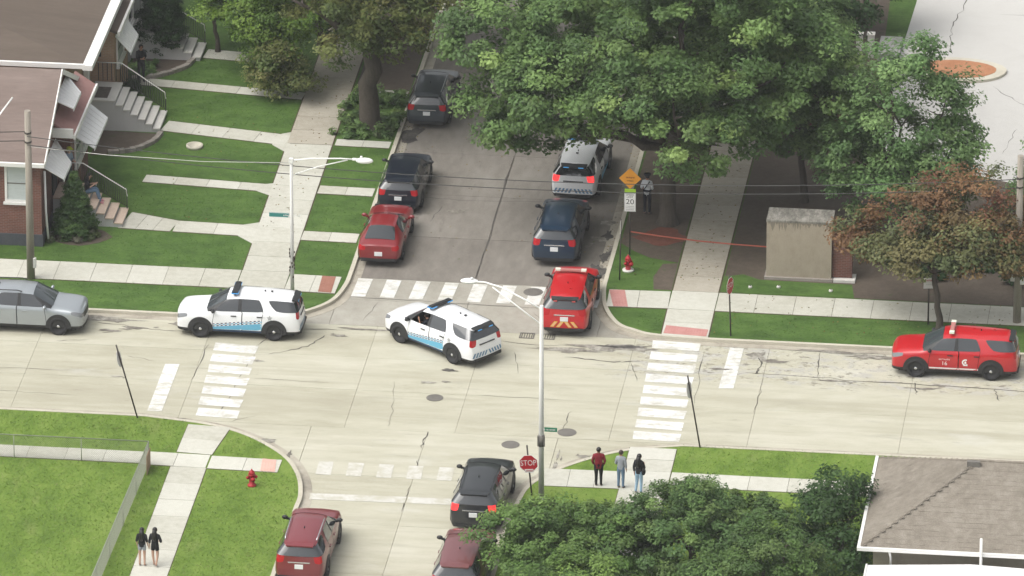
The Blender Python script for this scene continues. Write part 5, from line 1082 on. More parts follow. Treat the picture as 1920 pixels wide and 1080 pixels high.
# ajar door of the third patrol car
dm=v6[1]['door_front|r']; dm.location=(1.0,-.98,0); M_=dm.data; 
for q in M_.vertices: q.co.x-=1.0; q.co.y+=.98
dm.rotation_euler=(0,0,R(-38))
for ch in kids(dm):
    for q in ch.data.vertices: q.co.x-=1.0; q.co.y+=.98
dm['label']='front door standing open'
def fire_livery(v,P_,bvh):
    for s in (1,-1):
        decal_side(bvh,v,'white_stripe',[((1.0,.395),(-1.02,.395),(-1.02,.475),(1.0,.475))],whitd,s)
        text_side(bvh,v,'lettering','16',.24,.36,.66,s,whitd); text_side(bvh,v,'lettering','BATTALION',.082,.36,.835,s,whitd)
        c=[]; cx,cz=-.48,.74
        for k in range(3,22):
            a,b=2*math.pi*k/24,2*math.pi*(k+1)/24
            if not (20<k or k<4): c.append(((cx+s*-.14*math.cos(a)*-1*-1,cz+.14*math.sin(a)),(cx+s*-.14*math.cos(b),cz+.14*math.sin(b)),(cx+s*-.085*math.cos(b),cz+.085*math.sin(b)),(cx+s*-.085*math.cos(a),cz+.085*math.sin(a))))
        c+=[((cx-.045,cz-.05),(cx+.045,cz-.05),(cx+.03,cz+.05),(cx-.03,cz+.05)),((cx-.10,cz-.15),(cx+.10,cz-.15),(cx+.07,cz-.11),(cx-.07,cz-.11))]
        decal_side(bvh,v,'emblem',c,whitd,s)
    ch=[]; cy=[]
    for k in range(3):
        for s in (1,-1):
            a=.12+.25*k; ch.append(((s*(a+.06),.46),(s*(a+.20),.46),(s*(a+.02),.70),(s*(a-.12),.70)) if s>0 else ((s*(a+.20),.46),(s*(a+.06),.46),(s*(a-.12),.70),(s*(a+.02),.70)))
    decal_rear(bvh,v,'yellow_chevron',[q for q in ch if max(abs(p[0]) for p in q)<.80],yel,.008)
    inn=[]
    for q in ch:
        if max(abs(p[0]) for p in q)<.80:
            cy=sum(p[0] for p in q)/4; inn.append([(cy+(p[0]-cy)*.9+.0,.58+(p[1]-.58)*.84) for p in q]); inn[-1]=[(p[0]*.5+cy*.5 if False else p[0],p[1]) for p in inn[-1]]
    salm=mat('pale salmon chevron core',(.72,.42,.26),.4)
    decal_rear(bvh,v,'chevron_core',[[(p[0]-(.02 if i in(1,2) else -.02)*(1 if q[1][0]>q[0][0] else -1),p[1]) for i,p in enumerate(q)] for q in inn],salm,.012)
    lb=MB(); lb.box(.02,.20,-.62,.62,1.80,1.85); lb.box(.04,.18,-.6,.6,1.851,1.872); lb=lb.build('light_bar',mat('reddish light bar',(.45,.20,.18),.2),v)
    for s in (1,-1): MB().box(.01,.21,min(s*.42,s*.63),max(s*.42,s*.63),1.806,1.876).build('lamp_lens',mat('clear lamp lens',(.70,.72,.60),.15),lb)
    for s in (1,-1):
        MB().box(-2.41,-2.37,min(s*.30,s*.44),max(s*.30,s*.44),1.50,1.55).build('warning_lamp',mat('pink red warning lamp',(.6,.10,.10),.2),v)
        MB().box(-1.2-.4*s,-1.1-.4*s,-.2,-.12,1.745,1.765).build('roof_antenna',redd,v)
v4=vehicle('fire_car','bright red fire command SUV with yellow chevrons, seen from behind','fire car','suv',(1.98,3.45),90.5,'red','red fire command SUVs','police'); fire_livery(*v4)
v14=vehicle('fire_car','bright red fire command SUV numbered 16 parked at the right edge','fire car','suv',(17.90,-.38),180,'red','red fire command SUVs','police'); fire_livery(*v14)
vehicle('parked_car','silver SUV cut off by the left edge of the picture','SUV','suv',(-19.78,-.34),0,'silver',None,'police',plate=False,rails=plast)
vehicle('parked_car','dark blue SUV parked in front of the red fire car at the kerb','SUV','suv',(.76,10.55),90.3,'blue',None,'suv',rails=plast)
vehicle('parked_car','dark red saloon parked nearest the junction at the left kerb','car','sedan',(-6.38,9.55),90,'darkred',None,'sedan')
vehicle('parked_car','navy crossover parked ahead of the dark red saloon','car','suv',(-6.32,15.15),90,'navy',None,'suv',sx=.92,sy=.93,sz=.88)
vehicle('parked_car','dark slate crossover parked deepest in the shade on the left kerb','SUV','suv',(-6.32,24.5),90,'slate',None,'suv',rails=alloy,sx=.93,sy=.93,sz=.92)
vehicle('parked_car','black SUV with lit brake lights waiting before the stop sign','SUV','suv',(.76,-15.75),88.5,'black',None,'suv',tail=tail_on,rails=plast)
vehicle('parked_car','maroon SUV with silver roof rails at the lower left kerb','SUV','suv',(-5.28,-21.2),89.5,'maroon',None,'suv',rails=chrome)
vehicle('parked_car','dull maroon SUV partly hidden by foreground leaves at the bottom','SUV','suv',(.84,-22.35),89,'dullmaroon',None,'suv')

# the turning patrol car has its driver's window down
wv=v3[1]['window_front|l']; bpy.data.objects.remove(wv)

# ---------------------------------------------------------------- street furniture
def cyl(m,p0,p1,r0,r1=None,n=10): return m.tube([p0,p1],[r0,r1 if r1 is not None else r0],n)
def textobj(name,s,size,parent,loc,rot,m,sx=1,sy=1):
    me=textmesh(s,size); me.materials.clear(); me.materials.append(m); o=bpy.data.objects.new(name,me); link(o,parent); o.location=loc; o.rotation_euler=rot; o.scale=(sx,sy,1); return o
def strokes(parent,name,w,h,n,y,z,m,seed=1):
    r=random.Random(seed); b=MB(); x=-w/2
    while x<w/2:
        d=r.uniform(.4,.9)*w/n; b.box(x,x+d*.55,y-.004,y,z-h/2*r.uniform(.5,1),z+h/2*r.uniform(.5,1)); x+=d
    return b.build(name,m,parent)
# left street lamp
l=empty('street_lamp',(-9.38,3.2,0),0,'white street lamp with two bracing arms and round head, left of the side street','street lamp','street lamps')
cyl(MB(),(0,0,.0),(0,0,6.15),.085,.06,12).build('pole',M['lamp'],l); MB().lathe([(.16,0),(.15,.1),(.1,.25)],n=14).build('base',M['lamp'],l)
MB().tube([(0,0,6.10),(.8,.02,6.22),(2.0,.04,6.27),(2.6,.05,6.26)],.032,8).build('arm',M['white'],l); MB().tube([(0,0,5.45),(1.1,.02,5.88),(2.3,.04,6.22)],.026,8).build('arm',M['white'],l)
h=MB(); h.ball((2.98,.05,6.22),(.37,.17,.12),14,8); h.tube([(2.5,.05,6.26),(2.72,.05,6.26)],.06,8); h=h.build('lamp_head',M['white'],l); MB().lathe([(.05,0),(.05,.09)],n=8,c=(2.86,.05,6.32)).build('photocell',M['white'],h)
MB().box(-.08,.08,-.08,.08,6.0,6.2).build('cap',M['white'],l)
s_=MB().box(-.92,-.10,-.035,-.01,3.60,3.80).build('street_sign',M['bluegreen'],l); strokes(s_,'lettering',.66,.08,9,-.036,3.70,M['signwhite'],2); 
b=MB(); b.box(-.92,-.10,-.039,-.036,3.785,3.80); b.box(-.92,-.10,-.039,-.036,3.60,3.615); b.build('border',M['signwhite'],s_).location=(-.51+.51,0,0)
MB().box(-.14,.06,-.05,.05,3.62,3.66).build('bracket',M['lamp'],l)
v_=MB(); rr=random.Random(3)
for k in range(26): z=rr.uniform(1.0,2.2); a=rr.uniform(0,6.3); v_.ball((.10*math.cos(a),.10*math.sin(a),z),(.035,.035,.06),6,4)
v_.build('weathered_band',M['bark'],l)
# right street lamp
l=empty('street_lamp',(2.97,-15.2,0),0,'tall pale lamp post by the stop sign with arms reaching over the junction','street lamp','street lamps')
cyl(MB(),(0,0,0),(0,0,8.25),.115,.075,14).build('pole',M['lamp'],l); MB().lathe([(.15,0),(.145,.10),(.12,.2)],n=16).build('base',M['lamp'],l)
MB().tube([(0,0,8.1),(-.7,.3,8.35),(-1.6,.7,8.62),(-2.3,1.0,8.68),(-2.65,1.15,8.62)],.034,8).build('arm',M['white'],l); MB().tube([(0,0,7.45),(-1.0,.43,8.0),(-2.0,.87,8.55)],.028,8).build('arm',M['white'],l)
h=MB(); h.ball((-2.95,1.28,8.58),(.36,.2,.10),14,8); h=h.build('lamp_head',M['white'],l); h.rotation_euler=(0,0,0); MB().lathe([(.05,0),(.05,.09)],n=8,c=(-2.85,1.24,8.66)).build('photocell',M['white'],h)
b=MB(); b.tube([(0,0,2.34),(0,0,2.82)],.122,12); b.box(-.145,-.09,-.11,-.03,2.36,2.80); b.box(.09,.145,-.11,-.03,2.36,2.80); b.build('dark_band',M['iron'],l)
s_=MB().box(.12,.62,-.05,-.025,2.98,3.15).build('street_sign',mat('green street sign',(.03,.20,.11),.5),l); strokes(s_,'lettering',.38,.07,6,-.052,3.065,M['signwhite'],4).location=(.37,0,0)
MB().box(-.02,.14,-.06,.02,3.03,3.10).build('bracket',M['lamp'],l)
# stop signs
def octagon(r): return [(r*math.cos(math.pi/8+math.pi*k/4),r*math.sin(math.pi/8+math.pi*k/4)) for k in range(8)]
def stop_sign(name,label,loc,rz,zc,htot,lean,plate=None,w=.385):
    t=empty(name,(*loc,0),0,label,'stop sign','stop signs'); t.rotation_euler=(lean[1],lean[0],0)
    cyl(MB(),(0,0,-.1),(0,0,htot),.032,.032,8).build('post',M['steel'],t)
    f=bpy.data.objects.new('sign_face',None); link(f,t); f.location=(0,0,zc); f.rotation_euler=(0,0,rz)
    def oc(r,y0,y1,m,n):
        b=MB(); o=octagon(r); b.add([(x,y0,z) for x,z in o]+[(x,y1,z) for x,z in o],[tuple(range(8)),tuple(range(15,7,-1))]+[(i,(i+1)%8,8+(i+1)%8,8+i) for i in range(8)]); return b.build(n,m,f)
    oc(w,-.036,-.040,M['signwhite'],'border'); oc(w*.94,-.0405,-.043,M['red'],'field'); oc(w,-.034,-.0358,M['galv'],'back_plate')
    textobj('lettering','STOP',.34*w/.40,f,(-.005,-.046,.02),(math.pi/2,0,0),M['signwhite'],.80,1.0)
    if plate:
        b=MB().box(-.17,.17,-.052,-.045,-w*.98,-w*.60).build('lower_plate',M['signwhite'],f); strokes(b,'plate_lettering',.26,.08,7,-.0525,-w*.79,M['red'],6)
    return t
stop_sign('stop_sign','red STOP sign facing the picture beside the tall pale lamp post','' or (2.54,-14.70),0,1.36,2.12,(R(-5.2),0),True)
stop_sign('stop_sign','red STOP sign seen edge-on at the right crossing','' or (8.69,1.59),R(74),2.2,2.62,(R(-2),0),False,.38)
stop_sign('stop_sign','leaning dark sign post seen edge-on on the left grass verge','' or (-13.8,-9.25),R(-92),2.6,3.2,(R(-14.5),0),False,.36)
stop_sign('stop_sign','leaning dark sign post seen edge-on on the right grass verge','' or (8.57,-9.45),R(-99),2.5,3.1,(R(-9.5),0),False,.36)
# speed limit sign
t=empty('traffic_sign',(3.75,9.4,0),0,'speed limit 20 sign below an orange diamond on a dark post','traffic sign')
cyl(MB(),(0,0,-.1),(0,0,3.55),.03,.03,8).build('post',M['steel'],t)
p=MB().box(-.24,.24,-.05,-.034,1.95,2.78).build('speed_plate',M['signwhite'],t)
b=MB()
for (a0,a1,c0,c1) in ((-.225,.225,2.755,2.765),(-.225,.225,1.965,1.975),(-.225,-.215,1.965,2.765),(.215,.225,1.965,2.765)): b.box(a0,a1,-.053,-.0502,c0,c1)
b.build('border',M['signink'],p)
textobj('lettering','SPEED',.115,p,(0,-.0525,2.69),(math.pi/2,0,0),M['signink']); textobj('lettering','LIMIT',.115,p,(0,-.0525,2.59),(math.pi/2,0,0),M['signink']); textobj('numerals','20',.34,p,(0,-.0525,2.38),(math.pi/2,0,0),M['signink'],1.05,.95)
for k in range(3): strokes(p,'small_print',.34,.045,11,-.0525,2.19-.075*k,mat('grey small print',(.25,.25,.25)),9+k)
MB().box(-.22,.24,-.05,-.034,2.80,2.96).build('lime_strip',M['lime'],t)
d=MB(); q=.46; d.add([(0,-.05,3.42-q),(q,-.05,3.42),(0,-.05,3.42+q),(-q,-.05,3.42),(0,-.036,3.42-q),(q,-.036,3.42),(0,-.036,3.42+q),(-q,-.036,3.42)],[(0,1,2,3),(7,6,5,4),(0,4,5,1),(1,5,6,2),(2,6,7,3),(3,7,4,0)]); d=d.build('diamond',M['amber'],t)
strokes(d,'lettering',.34,.08,6,-.0525,3.46,mat('dark red brown print',(.15,.03,.02)),21); strokes(d,'lettering',.26,.06,5,-.0525,3.32,M['signink'],22)
t=empty('sign_post',(3.62,6.75,0),0,'thin dark post with an edge-on plate standing beside the red hydrant','sign post'); t.rotation_euler=(0,R(1.0),0)
cyl(MB(),(0,0,-.1),(0,0,2.7),.028,.028,8).build('post',M['steel'],t); MB().box(-.012,.002,-.2,.16,2.1,2.65).build('plate',M['galv'],t)
t=empty('traffic_sign',(16.50,3.72,0),R(12),'small white sign on a dark post before the orange tree','traffic sign'); cyl(MB(),(0,0,-.1),(0,0,2.2),.035,.035,8).build('post',M['steel'],t)
p=MB().box(-.22,.22,-.06,-.045,1.60,2.06).build('plate',M['signwhite'],t); strokes(p,'lettering',.28,.06,6,-.064,1.95,M['red'],12); strokes(p,'lettering',.22,.03,5,-.064,1.78,mat('grey print',(.4,.4,.4)),13); MB().box(-.25,-.1,-.05,.0,2.07,2.12).build('bracket',M['steel'],t)
# hydrants
def hydrant(label,loc,rz):
    h=empty('fire_hydrant',(*loc,0),rz,label,'fire hydrant','red hydrants'); MB().lathe([(.17,0),(.17,.05),(.11,.06),(.105,.44),(.14,.45),(.14,.49),(.12,.50)],n=18).build('barrel',M['hyd'],h)
    MB().lathe([(.125,.502),(.12,.56),(.085,.63),(.03,.66),(.028,.71)],n=18).build('bonnet',M['hyd'],h)
    for a in (0,math.pi):
        o=MB().lathe([(.06,.09),(.06,.16),(.07,.165),(.07,.20),(.025,.205),(.025,.235)],axis='x',n=12).build('side_cap',M['hyd'],h); o.location=(0,0,.36); o.rotation_euler=(0,0,a)
    o=MB().lathe([(.075,.08),(.075,.16),(.09,.165),(.09,.21),(.03,.215),(.03,.245)],axis='x',n=14).build('front_cap',M['hyd'],h); o.location=(0,0,.33); o.rotation_euler=(0,0,-math.pi/2); return h
hydrant('red hydrant on the lower left lawn below the pale pink tile',(-8.37,-15.12),.4)
hh=hydrant('red hydrant on white collar beside the thin dark post, upper right corner',(3.86,7.75),1.0)
MB().lathe([(.24,0),(.24,.06),(.18,.07)],n=16).build('collar',M['stone'],hh)
# utility poles and cables
def upole(label,loc,h,box):
    t=empty('utility_pole',(*loc,0),0,label,'utility pole','utility poles'); cyl(MB(),(0,0,-.2),(0,0,h),.17,.125,14).build('pole',M['wood_pole'],t)
    for k,z in enumerate((h-.95,h-1.35)):
        MB().tube([(0,-.13,z),(0,-.22,z)],.03,6).build('insulator',M['steel'],t); MB().lathe([(.15,z-.03),(.15,z+.03)],n=14).build('band',M['steel'],t)
    if box: MB().box(.1,.28,-.2,.02,1.75,2.35).build('meter_box',M['white'],t); MB().box(-.3,-.12,-.15,.05,1.85,2.25).build('junction_box',M['galv'],t)
    else: MB().box(.13,.24,-.2,-.02,.55,.95).build('meter_box',M['galv'],t)
    return t
upole('tan wooden pole standing before the brick house window',(-20.3,4.05),7.4,False); upole('grey wooden pole with boxes at the right edge behind the fire car',(20.05,4.35),7.3,True)
for dz,lb in ((6.35,'upper overhead cable spanning the picture between the two poles'),(5.98,'lower overhead cable spanning the picture between the two poles')):
    pts=[]
    for k in range(41):
        t=k/40; pts.append((-20.3+40.35*t,3.85+.3*t,dz-4*t*(1-t)*1.0))
    o=MB().tube(pts,.018,5).build('overhead_cable',M['wire']); tag(o,lb,'cable','overhead cables')
for dz,yy,lb in ((6.5,4.4,'overhead cable leaving the left pole towards the left edge, upper'),(6.1,4.4,'overhead cable leaving the left pole towards the left edge, lower')):
    o=MB().tube([(-20.3,4.0,dz),(-28,yy-.3,dz-.55),(-38,yy-.6,dz-.6),(-48,yy,dz)],.018,5).build('overhead_cable',M['wire']); tag(o,lb,'cable','overhead cables')
o=MB().tube([(-9.4,3.2,6.0),(-13,3.5,5.75),(-17,3.8,5.72),(-20.3,4.0,5.85)],.012,5).build('overhead_cable',M['galv']); tag(o,'thin pale cable from the left lamp to the tan wooden pole','cable','overhead cables')
# barrier tape from post to trunk to monument
b=MB(); pts=[(3.76,9.42,1.0),(4.3,10.9,.93),(4.62,12.55,1.02)]
def ribbon(pts,hh,mat_,name,label,cat):
    m=MB(); vs=[]
    for (x,y,z) in pts: vs+=[(x,y,z-hh/2),(x,y,z+hh/2)]
    n=len(pts); m.add(vs,[(2*i,2*i+2,2*i+3,2*i+1) for i in range(n-1)]); o=m.build(name,mat_); sd=o.modifiers.new('t','SOLIDIFY'); sd.thickness=.004; return tag(o,label,cat,'barrier tapes')
ribbon([(3.78,9.40,1.04),(5.1,9.2,.98),(6.6,8.95,.96),(8.1,8.72,.98),(9.54,8.5,1.03)],.06,M['tape'],'barrier_tape','red tape strung across the path from the speed sign post to the concrete block','barrier tape')
# ground spotlights
for x,y,lb in ((9.0,6.55,'small pale ground light left of the monument'),(10.15,6.7,'small pale ground light before the monument'),(12.3,6.55,'small pale ground light right of the monument')):
    g=empty('ground_light',(x,y,0),0,lb,'ground light','ground lights'); MB().lathe([(.07,0),(.09,.05),(.06,.11)],n=10).build('housing',M['stone'],g); MB().lathe([(.045,.1102),(.045,.115)],n=10).build('lens',M['steel'],g)
# chain link fence of the lower left lawn
fe=empty('wire_fence',(0,0,0),0,'low wire mesh fence with pale top rail round the lower left lawn','fence')
H=.98; corner=(-12.66,-13.6); runs=[((-34,-13.6),corner),(corner,(-12.95,-31))]
for (a,b) in runs:
    L_=math.dist(a,b); d=Vector((b[0]-a[0],b[1]-a[1],0)).normalized(); A3=Vector((*a,0))
    MB().tube([A3+Vector((0,0,H)),A3+d*L_+Vector((0,0,H))],.02,6).build('top_rail',M['fence'],fe)
    m=MB(); stp=.085; n=int(L_/stp)
    for k in range(-int(H/stp),n):
        for sg in (1,-1):
            s0=k*stp; s1=s0+H; z0,z1=(.03,H) if sg>0 else (H,.03)
            t0=max(0,-s0/H); t1=min(1,(L_-s0)/H)
            if t1<=t0: continue
            p=A3+d*(s0+H*t0)+Vector((0,0,z0+(z1-z0)*t0)); q=A3+d*(s0+H*t1)+Vector((0,0,z0+(z1-z0)*t1)); w_=.0045; nn=Vector((-d.y,d.x,0))*w_; up=Vector((0,0,w_))
            m.add([p+up,p-up,q-up,q+up,p+nn,p-nn,q-nn,q+nn],[(0,1,2,3),(4,5,6,7)])
    o=m.build('mesh_wire',M['fence'],fe); o['kind']='stuff'
    me=None; np_=max(2,int(L_/2.6))
    for k in range(np_+1):
        if me is None: o=MB().tube([(0,0,-.1),(0,0,H+.02)],.016,8).build('post',M['fence'],fe); me=o.data
        else: o=share('post',me,fe)
        q=A3+d*L_*k/np_; o.location=(q.x,q.y,0) if not(k==0 and a==corner) else (q.x+.0,q.y-.08,0)
rust=MB().box(-.012,.012,-.9,0,0,.8).build('rusty_panel',mat('rusty sheet panel',(.30,.20,.13),.85),fe); rust.location=(-12.58,-13.75,0)

# ---------------------------------------------------------------- people
skin_m={'light':mat('light skin',(.52,.32,.24),.5),'brown':mat('brown skin',(.22,.11,.07),.5),'tan':mat('tan skin',(.38,.21,.14),.5)}
def cloth(n,c): return noisy(n+' cloth',[tuple(x*.8 for x in c),c,tuple(min(1,x*1.15) for x in c)],(6,25,90),world=False,bump=.2)
CL={'maroon':cloth('maroon',(.20,.018,.028)),'grey':cloth('grey',(.30,.32,.35)),'black':cloth('black',(.016,.016,.018)),'denim':cloth('pale denim',(.27,.40,.52)),'bluejean':cloth('blue denim',(.13,.20,.29)),'white':cloth('white',(.66,.68,.70)),'darknavy':cloth('dark navy',(.014,.017,.024)),'shorts':cloth('pale grey denim',(.30,.32,.36)),'darkgrey':cloth('dark grey',(.05,.05,.055)),'greyblue':cloth('grey blue',(.20,.25,.31)),'pink':cloth('pink',(.55,.25,.28))}
hairm={'black':mat('black hair',(.012,.010,.009),.5),'brown':mat('dark brown hair',(.035,.02,.013),.5)}
shoe_m={'white':mat('white shoes',(.62,.61,.58),.6),'black':mat('black shoes',(.018,.018,.018),.5),'pink':mat('pink shoes',(.55,.25,.28),.6)}
def person(label,loc,heading,h=1.66,pose=None,skin='light',shirt='black',trousers='black',short_legs=False,sleeve=.62,hair='black',long_hair=True,shoes='white',group=None,z0=0,hat=None,extra=None,wide=1.0):
    k=h/1.70; ps=dict(pel=(0,0,.95),spi=(0,.0,1.12),che=(0,-.01,1.31),nek=(0,.0,1.46),hb=(0,.015,1.53),hd=(0,.03,1.605),ht=(0,.015,1.675))
    for s,S in ((-1,'l'),(1,'r')):
        ps.update({'sh'+S:(.155*s*wide,-.01,1.39),'el'+S:(.215*s*wide,-.03,1.12),'wr'+S:(.22*s*wide,.03,.88),'hi'+S:(.085*s*wide,0,.90),'kn'+S:(.095*s,.015,.50),'an'+S:(.10*s,-.02,.085),'to'+S:(.115*s,.13,.035)})
    ps.update(pose or {})
    rad=dict(pel=.135*wide,spi=.115*wide,che=.135*wide,nek=.052,hb=.075,hd=.092,ht=.055)
    for S in 'lr': rad.update({'sh'+S:.062,'el'+S:.042,'wr'+S:.028,'hi'+S:.090*wide,'kn'+S:.056,'an'+S:.038,'to'+S:.032})
    ed=[('pel','spi'),('spi','che'),('che','nek'),('nek','hb'),('hb','hd'),('hd','ht')]
    for S in 'lr': ed+=[('che','sh'+S),('sh'+S,'el'+S),('el'+S,'wr'+S),('pel','hi'+S),('hi'+S,'kn'+S),('kn'+S,'an'+S),('an'+S,'to'+S)]
    for S,s in (('l',-1),('r',1)):     # hands: palm, four fingers, a thumb from the palm's side
        w_=Vector(ps['wr'+S]); d=(w_-Vector(ps['el'+S])).normalized(); sd=d.cross(Vector((0,1,0.01))).normalized(); fw=sd.cross(d)
        pc=w_+d*.05; ps['pa'+S]=tuple(pc); rad['pa'+S]=.030; ed.append(('wr'+S,'pa'+S))
        for f,(o_,ln) in enumerate(((-.027,.062),(-.009,.075),(.009,.072),(.027,.055))):
            a=pc+fw*o_+d*.035; b=a+d*ln*.5+sd*s*.004; c=b+d*ln*.45+sd*s*-.014
            for nm,q,r_ in (('a',a,.009),('b',b,.0085),('c',c,.007)): ps[f'f{f}{nm}{S}']=tuple(q); rad[f'f{f}{nm}{S}']=r_
            ed+=[('pa'+S,f'f{f}a{S}'),(f'f{f}a{S}',f'f{f}b{S}'),(f'f{f}b{S}',f'f{f}c{S}')]
        a=pc+fw*.034-d*.01; b=a+fw*.022+d*.03; ps['ta'+S]=tuple(a); ps['tb'+S]=tuple(b); rad['ta'+S]=.011; rad['tb'+S]=.009; ed+=[('pa'+S,'ta'+S),('ta'+S,'tb'+S)]
    K=list(ps); me=bpy.data.meshes.new('body'); me.from_pydata([tuple(c*k for c in ps[q]) for q in K],[(K.index(a),K.index(b)) for a,b in ed],[])
    o=bpy.data.objects.new('tmp',me); COL.objects.link(o); o.modifiers.new('k','SKIN'); 
    for i,q in enumerate(K):
        sv=me.skin_vertices[0].data[i]; r_=rad[q]*k; fl=.72 if q in('spi','che') else .82 if q=='pel' else 1.0
        sv.radius=(r_*1.08,r_*1.08*fl) if fl<1 else (r_,r_); sv.use_root=(q=='pel')
    sb=o.modifiers.new('s','SUBSURF'); sb.levels=1; sb.render_levels=1
    dg=bpy.context.evaluated_depsgraph_get(); bm_=bpy.data.meshes.new_from_object(o.evaluated_get(dg)); bpy.data.objects.remove(o)
    t=empty('person',(loc[0],loc[1],z0),R(heading-90),label,'person',group)
    bm_.name='body'; bm_.materials.clear(); bm_.materials.append(skin_m[skin]); bm_.polygons.foreach_set('use_smooth',[True]*len(bm_.polygons)); bo=bpy.data.objects.new('body',bm_); link(bo,t)
    # clothes: shells over the body, chosen by the nearest bone
    J={q:Vector(ps[q])*k for q in K}
    bones={'torso':[('pel','spi'),('spi','che'),('che','shl'),('che','shr'),('che','nek')],'uarm':[('shl','ell'),('shr','elr')],'farm':[('ell','wrl'),('elr','wrr')],'hip':[('pel','hil'),('pel','hir')],'thigh':[('hil','knl'),('hir','knr')],'shin':[('knl','anl'),('knr','anr')],'foot':[('anl','tol'),('anr','tor')],'head':[('nek','hb'),('hb','hd'),('hd','ht')],'hand':[('wrl','pal'),('wrr','par'),('pal','f1cl'),('par','f1cr')]}
    def near(p):
        best=(9,None,0)
        for nm,bl in bones.items():
            for a,b in bl:
                A_,B_=J[a],J[b]; d=B_-A_; tt=max(0,min(1,(p-A_).dot(d)/max(d.length_squared,1e-9))); e=(p-A_-d*tt).length-(rad[a]*(1-tt)+rad[b]*tt)*k
                if e<best[0]: best=(e,nm,tt)
        return best[1],best[2]
    fc=[(near(p.center),p) for p in bm_.polygons]
    def garment(name,test,m,off):
        pl=[p for (nb,p) in fc if test(*nb)]
        if not pl: return
        ids=sorted({i for p in pl for i in p.vertices}); mp={g_:l_ for l_,g_ in enumerate(ids)}
        g_=bpy.data.meshes.new(name); g_.from_pydata([bm_.vertices[i].co+bm_.vertices[i].normal*off for i in ids],[],[tuple(mp[i] for i in p.vertices) for p in pl]); g_.polygons.foreach_set('use_smooth',[True]*len(pl)); g_.materials.append(m)
        q=bpy.data.objects.new(name,g_); link(q,t); return q
    sl=sleeve
    garment('shirt',lambda n,tt:(n=='torso') or (n=='uarm') or (n=='farm' and tt<sl),CL[shirt],.014)
    garment('shorts' if short_legs else 'trousers',lambda n,tt:n=='hip' or (n=='thigh' and (not short_legs or tt<.45)) or (n=='shin' and not short_legs and tt<.96),CL[trousers],.013)
    garment('shoe',lambda n,tt:n=='foot',shoe_m[shoes],.014)
    hd=J['hd']; q=MB().ball(hd+Vector((0,-.012,.018))*k,(.100*k,.108*k,.105*k),14,10)
    vs=[v if not(v[1]>hd.y+.035*k and v[2]<hd.z+.055*k) else (v[0],hd.y+.035*k,v[2]) for v in q.v]; q.v=vs
    if long_hair:
        q.tube([hd+Vector((0,-.06,.02))*k,hd+Vector((0,-.095,-.12))*k,hd+Vector((0,-.13,-.30))*k,hd+Vector((0,-.13,-.44))*k],[.085*k,.10*k,.095*k,.05*k],10)
    q.build('hair',hairm[hair],t)
    for s in (-1,1):
        MB().ball(hd+Vector((.036*s,.083,.005))*k,(.016*k,.010*k,.010*k),8,5).build('eye',mat('eye',(.03,.02,.02),.2),t) if False else None
        MB().ball(hd+Vector((.096*s,-.0,-.005))*k,(.012*k,.022*k,.03*k),8,5).build('ear',skin_m[skin],t)
    f=MB(); f.ball(hd+Vector((0,.10,-.012))*k,(.014*k,.020*k,.024*k),8,5); f.build('nose',skin_m[skin],t)
    f=MB(); f.ball(hd+Vector((-.034,.084,.012))*k,(.014*k,.010*k,.008*k),8,5); f.ball(hd+Vector((.034,.084,.012))*k,(.014*k,.010*k,.008*k),8,5); f.build('eyes',hairm['black'],t)
    f=MB(); f.ball(hd+Vector((0,.086,-.052))*k,(.024*k,.010*k,.007*k),8,5); f.build('mouth',CL['pink'],t)
    if hat:
        hm=mat('yellow green cap',(.36,.42,.02),.7); hh_=MB().ball(hd+Vector((0,-.005,.05))*k,(.12*k,.125*k,.095*k),14,8); hh_.ball(hd+Vector((0,.12,.045))*k,(.09*k,.08*k,.012*k),12,6); hh_.build('cap',hm,t)
    if extra: extra(t,k,J)
    return t
def bag(t,k,J):
    m=MB(); m.ball((.22*k,-.02*k,1.0*k),(.07*k,.12*k,.15*k),12,8); m.build('shoulder_bag',CL['black'],t); MB().tube([(.18*k,-.02,1.10*k),(.13*k,-.06*k,1.38*k),(.10*k,.0,1.46*k)],.012,5).build('bag_strap',CL['black'],t)
def backpackless(t,k,J): pass
armup={'elr':(.23,.02,1.13),'wrr':(.12,.21,1.20)}
G3='bystanders at the lower right corner'
person('woman in maroon top and black trousers seen from behind, first of the corner group',(5.02,-13.55),95,1.63,{'wrl':(-.19,.08,.92),'wrr':(.2,.06,.92)},'brown','maroon','black',group=G3,long_hair=False,wide=1.18,shoes='black')
person('woman in grey top and blue jeans, middle of the corner group',(5.9,-13.65),80,1.60,{'wrl':(-.12,.16,1.05)},'tan','grey','bluejean',group=G3,long_hair=False,hair='brown',shoes='black')
person('woman in black top and pale wide jeans with a black bag',(6.65,-14.05),70,1.66,dict(armup,anl=(-.12,-.05,.085),tol=(-.13,.1,.035)),'tan','black','denim',group=G3,extra=bag)
G2_='two women walking on the lower left path'
person('woman with very long dark hair and pale grey shorts on the lower left path',(-11.45,-22.95),88,1.60,{'wrl':(-.2,.06,.9),'wrr':(.25,.04,.9)},'light','black','shorts',True,sleeve=.0,group=G2_)
person('woman all in black shorts and top, bending an arm, on the lower left path',(-10.95,-22.95),84,1.63,{'elr':(.27,-.04,1.14),'wrr':(.16,.12,1.08),'anl':(-.06,.06,.085),'tol':(-.07,.2,.035),'anr':(.06,-.1,.11),'tor':(.07,.03,.035)},'light','black','black',True,sleeve=.3,group=G2_)
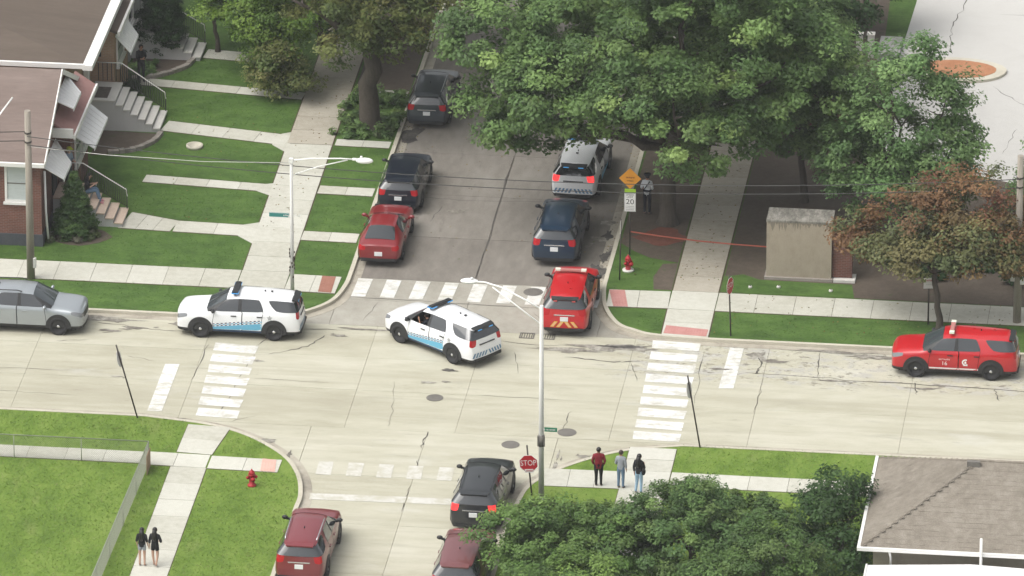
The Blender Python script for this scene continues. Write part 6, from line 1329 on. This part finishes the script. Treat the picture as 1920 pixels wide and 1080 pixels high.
def officer(t,k,J):
    MB().tube([(.13*k,-.115*k,1.45*k),(0,-.135*k,1.25*k),(-.14*k,-.10*k,1.02*k)],.022,6).build('dark_strap',CL['darknavy'],t)
    m=MB().lathe([(.155*k,1.0*k),(.16*k,1.03*k),(.16*k,1.06*k),(.155*k,1.08*k)],n=18); m.build('duty_belt',CL['darknavy'],t)
    hm=MB().lathe([(.115*k,1.66*k),(.14*k,1.70*k),(.14*k,1.73*k),(.05*k,1.745*k)],n=16); hm.build('peaked_cap',CL['darknavy'],t)
person('officer in white shirt and dark trousers standing by the big tree trunk',(4.0,13.75),80,1.80,{'elr':(.22,-.02,1.12),'wrr':(.1,.16,1.05),'ell':(-.24,.0,1.12),'wrl':(-.16,.15,1.02)},'tan','white','darknavy',long_hair=False,shoes='black',sleeve=.1,extra=officer)
person('person in dark clothes standing on the farthest front path',(-19.15,25.75),-60,1.72,{'elr':(.2,.05,1.14),'wrr':(.02,.2,1.12),'ell':(-.2,.05,1.14),'wrl':(-.02,.22,1.16)},'tan','black','darkgrey',long_hair=False,shoes='black')
SIT={'pel':(0,0,.12),'spi':(0,.02,.30),'che':(0,.07,.50),'nek':(0,.12,.65),'hb':(0,.15,.72),'hd':(0,.175,.79),'ht':(0,.165,.86),'shl':(-.16,.07,.58),'shr':(.16,.07,.58),'ell':(-.22,.17,.34),'elr':(.22,.17,.34),'wrl':(-.12,.36,.30),'wrr':(.12,.36,.30),
 'hil':(-.09,.06,.11),'hir':(.09,.06,.11),'knl':(-.13,.46,.20),'knr':(.13,.46,.20),'anl':(-.12,.62,-.22),'anr':(.13,.64,-.22),'tol':(-.12,.76,-.28),'tor':(.14,.78,-.28)}
def sitz(d): return {a:b for a,b in d.items()}
person('person in grey blue top with yellow green cap standing on the brick house stoop',(-19.85,11.1),-25,1.70,{'ell':(-.22,.03,1.12),'wrl':(-.1,.2,1.1)},'light','greyblue','darkgrey',long_hair=False,shoes='black',hat=True,z0=1.222)
def phone(t,k,J):
    MB().box(-.06,.06,.44*k,.455*k,.36*k,.44*k).build('phone',CL['white'],t)
person('seated person in black top and blue jeans with pale forearms on the brick house steps',(-19.13,10.85),5,1.68,dict(SIT,wrl=(-.05,.40,.44),wrr=(.05,.40,.44),anl=(-.12,.62,-.33),anr=(.13,.62,-.33),tol=(-.12,.76,-.385),tor=(.14,.76,-.385)),'light','black','bluejean',long_hair=True,shoes='pink',z0=1.005,sleeve=.0,extra=phone)
DR=dict(SIT,ell=(-.40,.10,.46),wrl=(-.44,.14,.74),wrr=(.10,.40,.38),anl=(-.12,.60,-.10),anr=(.13,.60,-.10),tol=(-.12,.74,-.16),tor=(.14,.74,-.16))
person('officer driving the turning patrol car with one bare arm raised in the open window',(-2.75-.79*.30-.61*.42,-.56+.61*.30-.79*.42),142.3,1.74,DR,'tan','darknavy','darknavy',long_hair=False,shoes='black',z0=.42,sleeve=.0)
